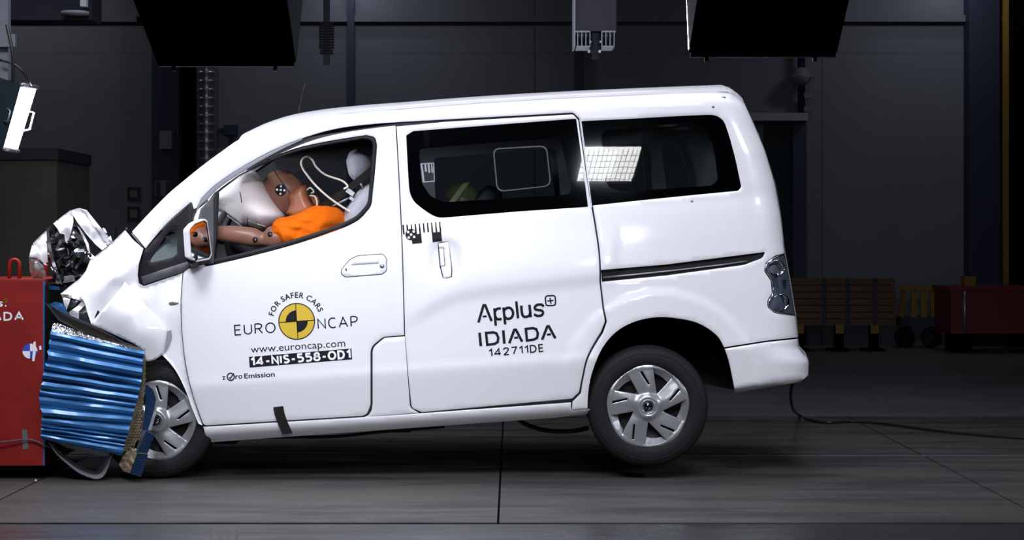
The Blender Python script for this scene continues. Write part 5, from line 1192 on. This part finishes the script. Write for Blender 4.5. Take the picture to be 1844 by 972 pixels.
# ================================================================ RIGS OVERHEAD
def wedge(name, pts, y, label, side_left):
    """hooded lamp bank: px corners of the dark camera-facing cheek; lamp face slopes away below"""
    (x0, _), (x1, _), (x2, yb), (x3, _) = pts
    a = U(x3, yb, y); b = U(x2, yb, y); top_z = U(0, -62, y).z
    t = thing(name, ((a.x + b.x) / 2, y, top_z), label, 'lamp')
    k0 = (x0 - x3) / yb; k1 = (x1 - x2) / yb; ya = y; s = (D + y) / F
    def X(px, z): return (px - CX) * s
    zt_, zb_ = top_z, a.z; hpx = (zt_ - zb_) / s
    A = Vector((a.x, y, zb_)); B = Vector((b.x, y, zb_)); Ct = Vector((b.x + k1 * hpx * s, y, zt_)); Dt = Vector((a.x + k0 * hpx * s, y, zt_))
    dz = (zt_ - zb_) * 2.3; dy = Vector((0, dz, 0))
    mb = MB().add([A, B, Ct, Dt, Ct + dy, Dt + dy], [(0, 1, 2, 3)[::-1], (3, 2, 4, 5)]); mb.build('housing', 'lampblack', t)
    MB().add([A, Dt, Dt + dy], [(0, 1, 2)]).build('cheek', 'lampside', t)
    MB().add([B, Ct, Ct + dy], [(0, 1, 2)]).build('cheek', 'lampside', t)
    MB().add([A + Vector((0, .01, .01)), B + Vector((0, .01, .01)), Ct + dy, Dt + dy], [(0, 1, 2, 3)]).build('lamp_glass', 'glow' if side_left else 'lampteal', t)
    MB().box((A.x + .005, y - .012, zb_ - .012), (B.x - .005, y + .02, zb_ + .006)).build('lower_lip', 'black_trim', t)
    for fx in (.12, .85): q = A.lerp(B, fx); MB().lathe([(0, -.012), (.006, -.012), (.006, .004), (0, .004)], q + Vector((0, 0, -.012)), 'z', 10).build('lip_bolt', 'steel', t)
    if side_left:
        g0, g1, g2, g3 = A, B, Ct + dy, Dt + dy; nn = Vector((0, .02, -.02)); mb = MB()
        for i in range(1, 12): mb.tube([g0.lerp(g1, i / 12).lerp(g3.lerp(g2, i / 12), .07) + nn, g3.lerp(g2, i / 12) + nn], .0022, 4)
        for i in range(1, 6): mb.tube([g0.lerp(g3, i / 6) + nn, g1.lerp(g2, i / 6) + nn], .0022, 4)
        mb.build('wire_guard', 'lampblack', t)['kind'] = 'stuff'
    for q in (Dt + dy * .5, Ct + dy * .5):
        MB().box((q.x - .02, q.y - .02, zt_ - .02), (q.x + .02, q.y + .02, 7)).build('hanger', 'steel', t)
    return t
wedge('hanging_lamp_bank', [(1255, 0), (1529, 0), (1507, 95), (1240, 95)], -5.0, 'black hooded lamp bank hanging over the rear of the van', True)
wedge('hanging_lamp_bank', [(240, 0), (517, 0), (533, 112), (283, 112)], -5.0, 'black hooded lamp bank hanging over the front of the van', False)
# overhead camera
y = .5; oc = thing('overhead_camera', (U(1070, 60, y).x, y, U(0, 60, y).z), 'dark finned camera unit hanging over the middle of the roof', 'camera')
a = U(1036, 56, y); b = U(1110, -60, y); MB().box((a.x, y, a.z), (b.x, y + .3, b.z)).build('camera_body', 'camera_body', oc)
MB().box((a.x - .008, y - .01, a.z - .08), (a.x, y + .3, b.z)).build('side_rail', 'fin', oc)
for i in range(10):
    if i in (4, 5): continue
    px = 1040 + i * 7.4 - (0 if i < 5 else 1); q0 = U(px, 57, y); q1 = U(px, 84, y); MB().box((q0.x - .002, y - .01, q1.z), (q0.x + .003, y + .2, q0.z)).build('fin', 'fin', oc)
for px0, px1, py in ((1036, 1062, 57), (1084, 1108, 57), (1038, 1062, 84), (1084, 1104, 84)):
    q0 = U(px0, py, y); q1 = U(px1, py, y); MB().box((q0.x, y - .012, q0.z - .004), (q1.x, y + .2, q0.z + .004)).build('fin_bar', 'fin', oc)
lc = U(1072, 57, y + .05); MB().lathe([(.0, 0), (.034, 0), (.034, -.05), (.030, -.06), (.030, -.105), (.02, -.115), (.018, -.115), (.018, -.145), (0, -.145)], lc, 'z', 20).build('lens_barrel', 'lampblack', oc, True)
for px, py in ((1063, 75), (1082, 75), (1061, 92), (1080, 92)):
    q = U(px, py, y); MB().box((q.x - .006, y, q.z - .005), (q.x + .006, y + .05, q.z + .005)).build('lens_bolt', 'ledge', oc)
MB().box((lc.x - .04, y + .1, b.z - .01), (lc.x + .04, y + .2, 7)).build('camera_mast', 'navy', oc)
# cable chain on the far wall side
y = 9.0; cc_ = thing('cable_chain', (U(588, 98, y).x, y, U(0, 98, y).z), 'dark segmented cable chain hanging from the ceiling by the lamp bank', 'chain')
for i in range(12):
    q = U(588, 96 - i * 5, y); wd = .07 - (.012 if i < 2 else 0); MB().box((q.x - wd, y - .03, q.z - .008), (q.x + wd, y + .03, q.z + .008)).build('chain_link', 'navy', cc_)
q = U(588, 40, y); MB().box((q.x - .03, y - .01, q.z - .4), (q.x + .03, y + .01, 7)).build('chain_strap', 'wall', cc_)
# lit lamp at left
t = thing('side_flood_lamp', U(20, 215, .2), 'lit white flood lamp in dark housing hanging at upper left', 'lamp')
A = U(38, 153, .0); B = U(6, 268, .0); Cc = U(31, 272, .30); Dd = U(66, 157, .30)
mk('lamp_glass', [A, B, Cc, Dd], [(0, 1, 2, 3)], 'glow', t, False)
back = Vector((-.32, .02, .10))
for nm, qd in (('housing_side', (A, B, B + back, A + back)), ('housing_side', (Dd, Cc, Cc + back, Dd + back)), ('housing_top', (A, Dd, Dd + back, A + back)), ('housing_base', (B, Cc, Cc + back, B + back)), ('housing_back', (A + back, B + back, Cc + back, Dd + back))):
    mk(nm, [Vector(p) for p in qd], [(0, 1, 2, 3)], 'lampteal', t, False)
for p, q2 in ((A, Dd), (B, Cc)):
    p2 = p + Vector((.004, -.004, 0)); MB().tube([p2, q2 + Vector((.004, 0, 0))], .012, 6).build('lamp_rim', 'steel', t, True)
hp_ = [Dd.lerp(Cc, .38), Dd.lerp(Cc, .40) + Vector((.03, -.01, .0)), Dd.lerp(Cc, .66) + Vector((.035, -.01, .0)), Dd.lerp(Cc, .68)]
MB().tube(hp_, .006, 6).build('lamp_handle', 'steel', t, True)
MB().tube([A.lerp(B, .4) + back * .1 + Vector((0, -.01, 0)), A.lerp(B, .42) + Vector((-.01, -.03, 0)), A.lerp(B, .58) + Vector((-.01, -.03, 0)), A.lerp(B, .6) + back * .1 + Vector((0, -.01, 0))], .005, 6).build('lamp_handle', 'steel', t, True)
yk = U(8, 100, .15); MB().box((yk.x - .03, .1, yk.z - .3), (yk.x + .03, .16, 7)).build('lamp_mast', 'wall', t)
ar = U(0, 75, .1); MB().box((ar.x - .6, .06, ar.z - .03), (ar.x + .085, .10, ar.z + .035)).build('cross_arm', 'fin', t)
MB().tube(cr([U(*p) for p in ((12, 45, .06), (20, 80, .03), (24, 110, .03), (23, 145, .05), (14, 155, .08))], 5), .008).build('lamp_cable', 'cable_black', t, True)
MB().tube(cr([U(*p) for p in ((0, 108, .05), (24, 115, .03), (42, 130, .03), (58, 153, .1))], 5), .006).build('lamp_cable', 'cable_black', t, True)
nrm = (B - A).cross(Dd - A).normalized()
if nrm.x < 0: nrm = -nrm
ctr_ = (A + B + Cc + Dd) / 4
area('side_flood_lamp_light', ctr_ + nrm * .02, ctr_ + nrm, .32, .32, 26, COOL)
# camera housing top left, dark pier behind the barrier
t = thing('ceiling_camera_box', U(120, 15, 1.5), 'dark box with a pale bracket at the top left corner', 'camera')
a = U(-40, 36, 1.5); b = U(165, -60, 1.5); MB().box((a.x, 1.5, a.z), (b.x, 1.8, b.z)).build('box_body', 'lampblack', t)
q = U(152, 10, 1.45); MB().box((q.x - .015, 1.4, q.z - .01), (q.x + .02, 1.46, q.z + .2)).build('pale_bracket', 'ledge', t)
q = U(135, 24, 1.45); MB().lathe([(0, -.01), (.08, -.008), (.08, .01), (0, .012)], q, 'z', 20).build('round_foot', 'wall', t, True)
MB().box((b.x - .4, 1.6, b.z - .02), (b.x - .3, 1.7, 7)).build('box_mast', 'navy', t)
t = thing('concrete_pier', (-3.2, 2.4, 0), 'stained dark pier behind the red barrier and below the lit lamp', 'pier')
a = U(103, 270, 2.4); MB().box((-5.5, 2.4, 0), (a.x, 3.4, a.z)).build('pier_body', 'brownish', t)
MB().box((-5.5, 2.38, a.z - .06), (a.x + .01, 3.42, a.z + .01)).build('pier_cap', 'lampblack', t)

# ================================================================ SMALL THINGS
cp = [(1450, 640, .35), (1441, 662, .30), (1428, 688, .35), (1424, 714, .6), (1429, 738, 1.3)]
pts = [U(*p) for p in cp]
for px, py in ((1440, 750), (1455, 757), (1490, 763), (1540, 761), (1600, 766), (1700, 779), (1844, 791), (1990, 797)):
    g = U(px, py, GY(py + 1.0)); pts.append(Vector((g.x, g.y, .012)))
tag(MB().tube(cr(pts, 6), .0085, 8).build('trailing_cable', 'cable_black'), 'black cable trailing from the rear bumper across the floor to the right', 'cable')
rnd = random.Random(3); mb = MB()
for i in range(150):
    x = rnd.gauss(-1.38, .16); y_ = rnd.uniform(-.35, .9); s = rnd.uniform(.0015, .004)
    mb.box((x, y_, 0), (x + s, y_ + s, s * .8), None)
o = mb.build('glass_crumbs', 'lens'); o['kind'] = 'stuff'; tag(o, 'scattered glass crumbs on the floor behind the front wheel', 'debris')
mk('bottle_cap', [], [], 'white_ink') if False else None
q = U(66, 849, .0); tag(MB().lathe([(0, .008), (.004, .008), (.005, 0), (0, 0)], (q.x, -.02, 0), 'z', 8).build('white_fragment', 'white_ink'), 'tiny white fragment lying on the floor before the red barrier', 'fragment')
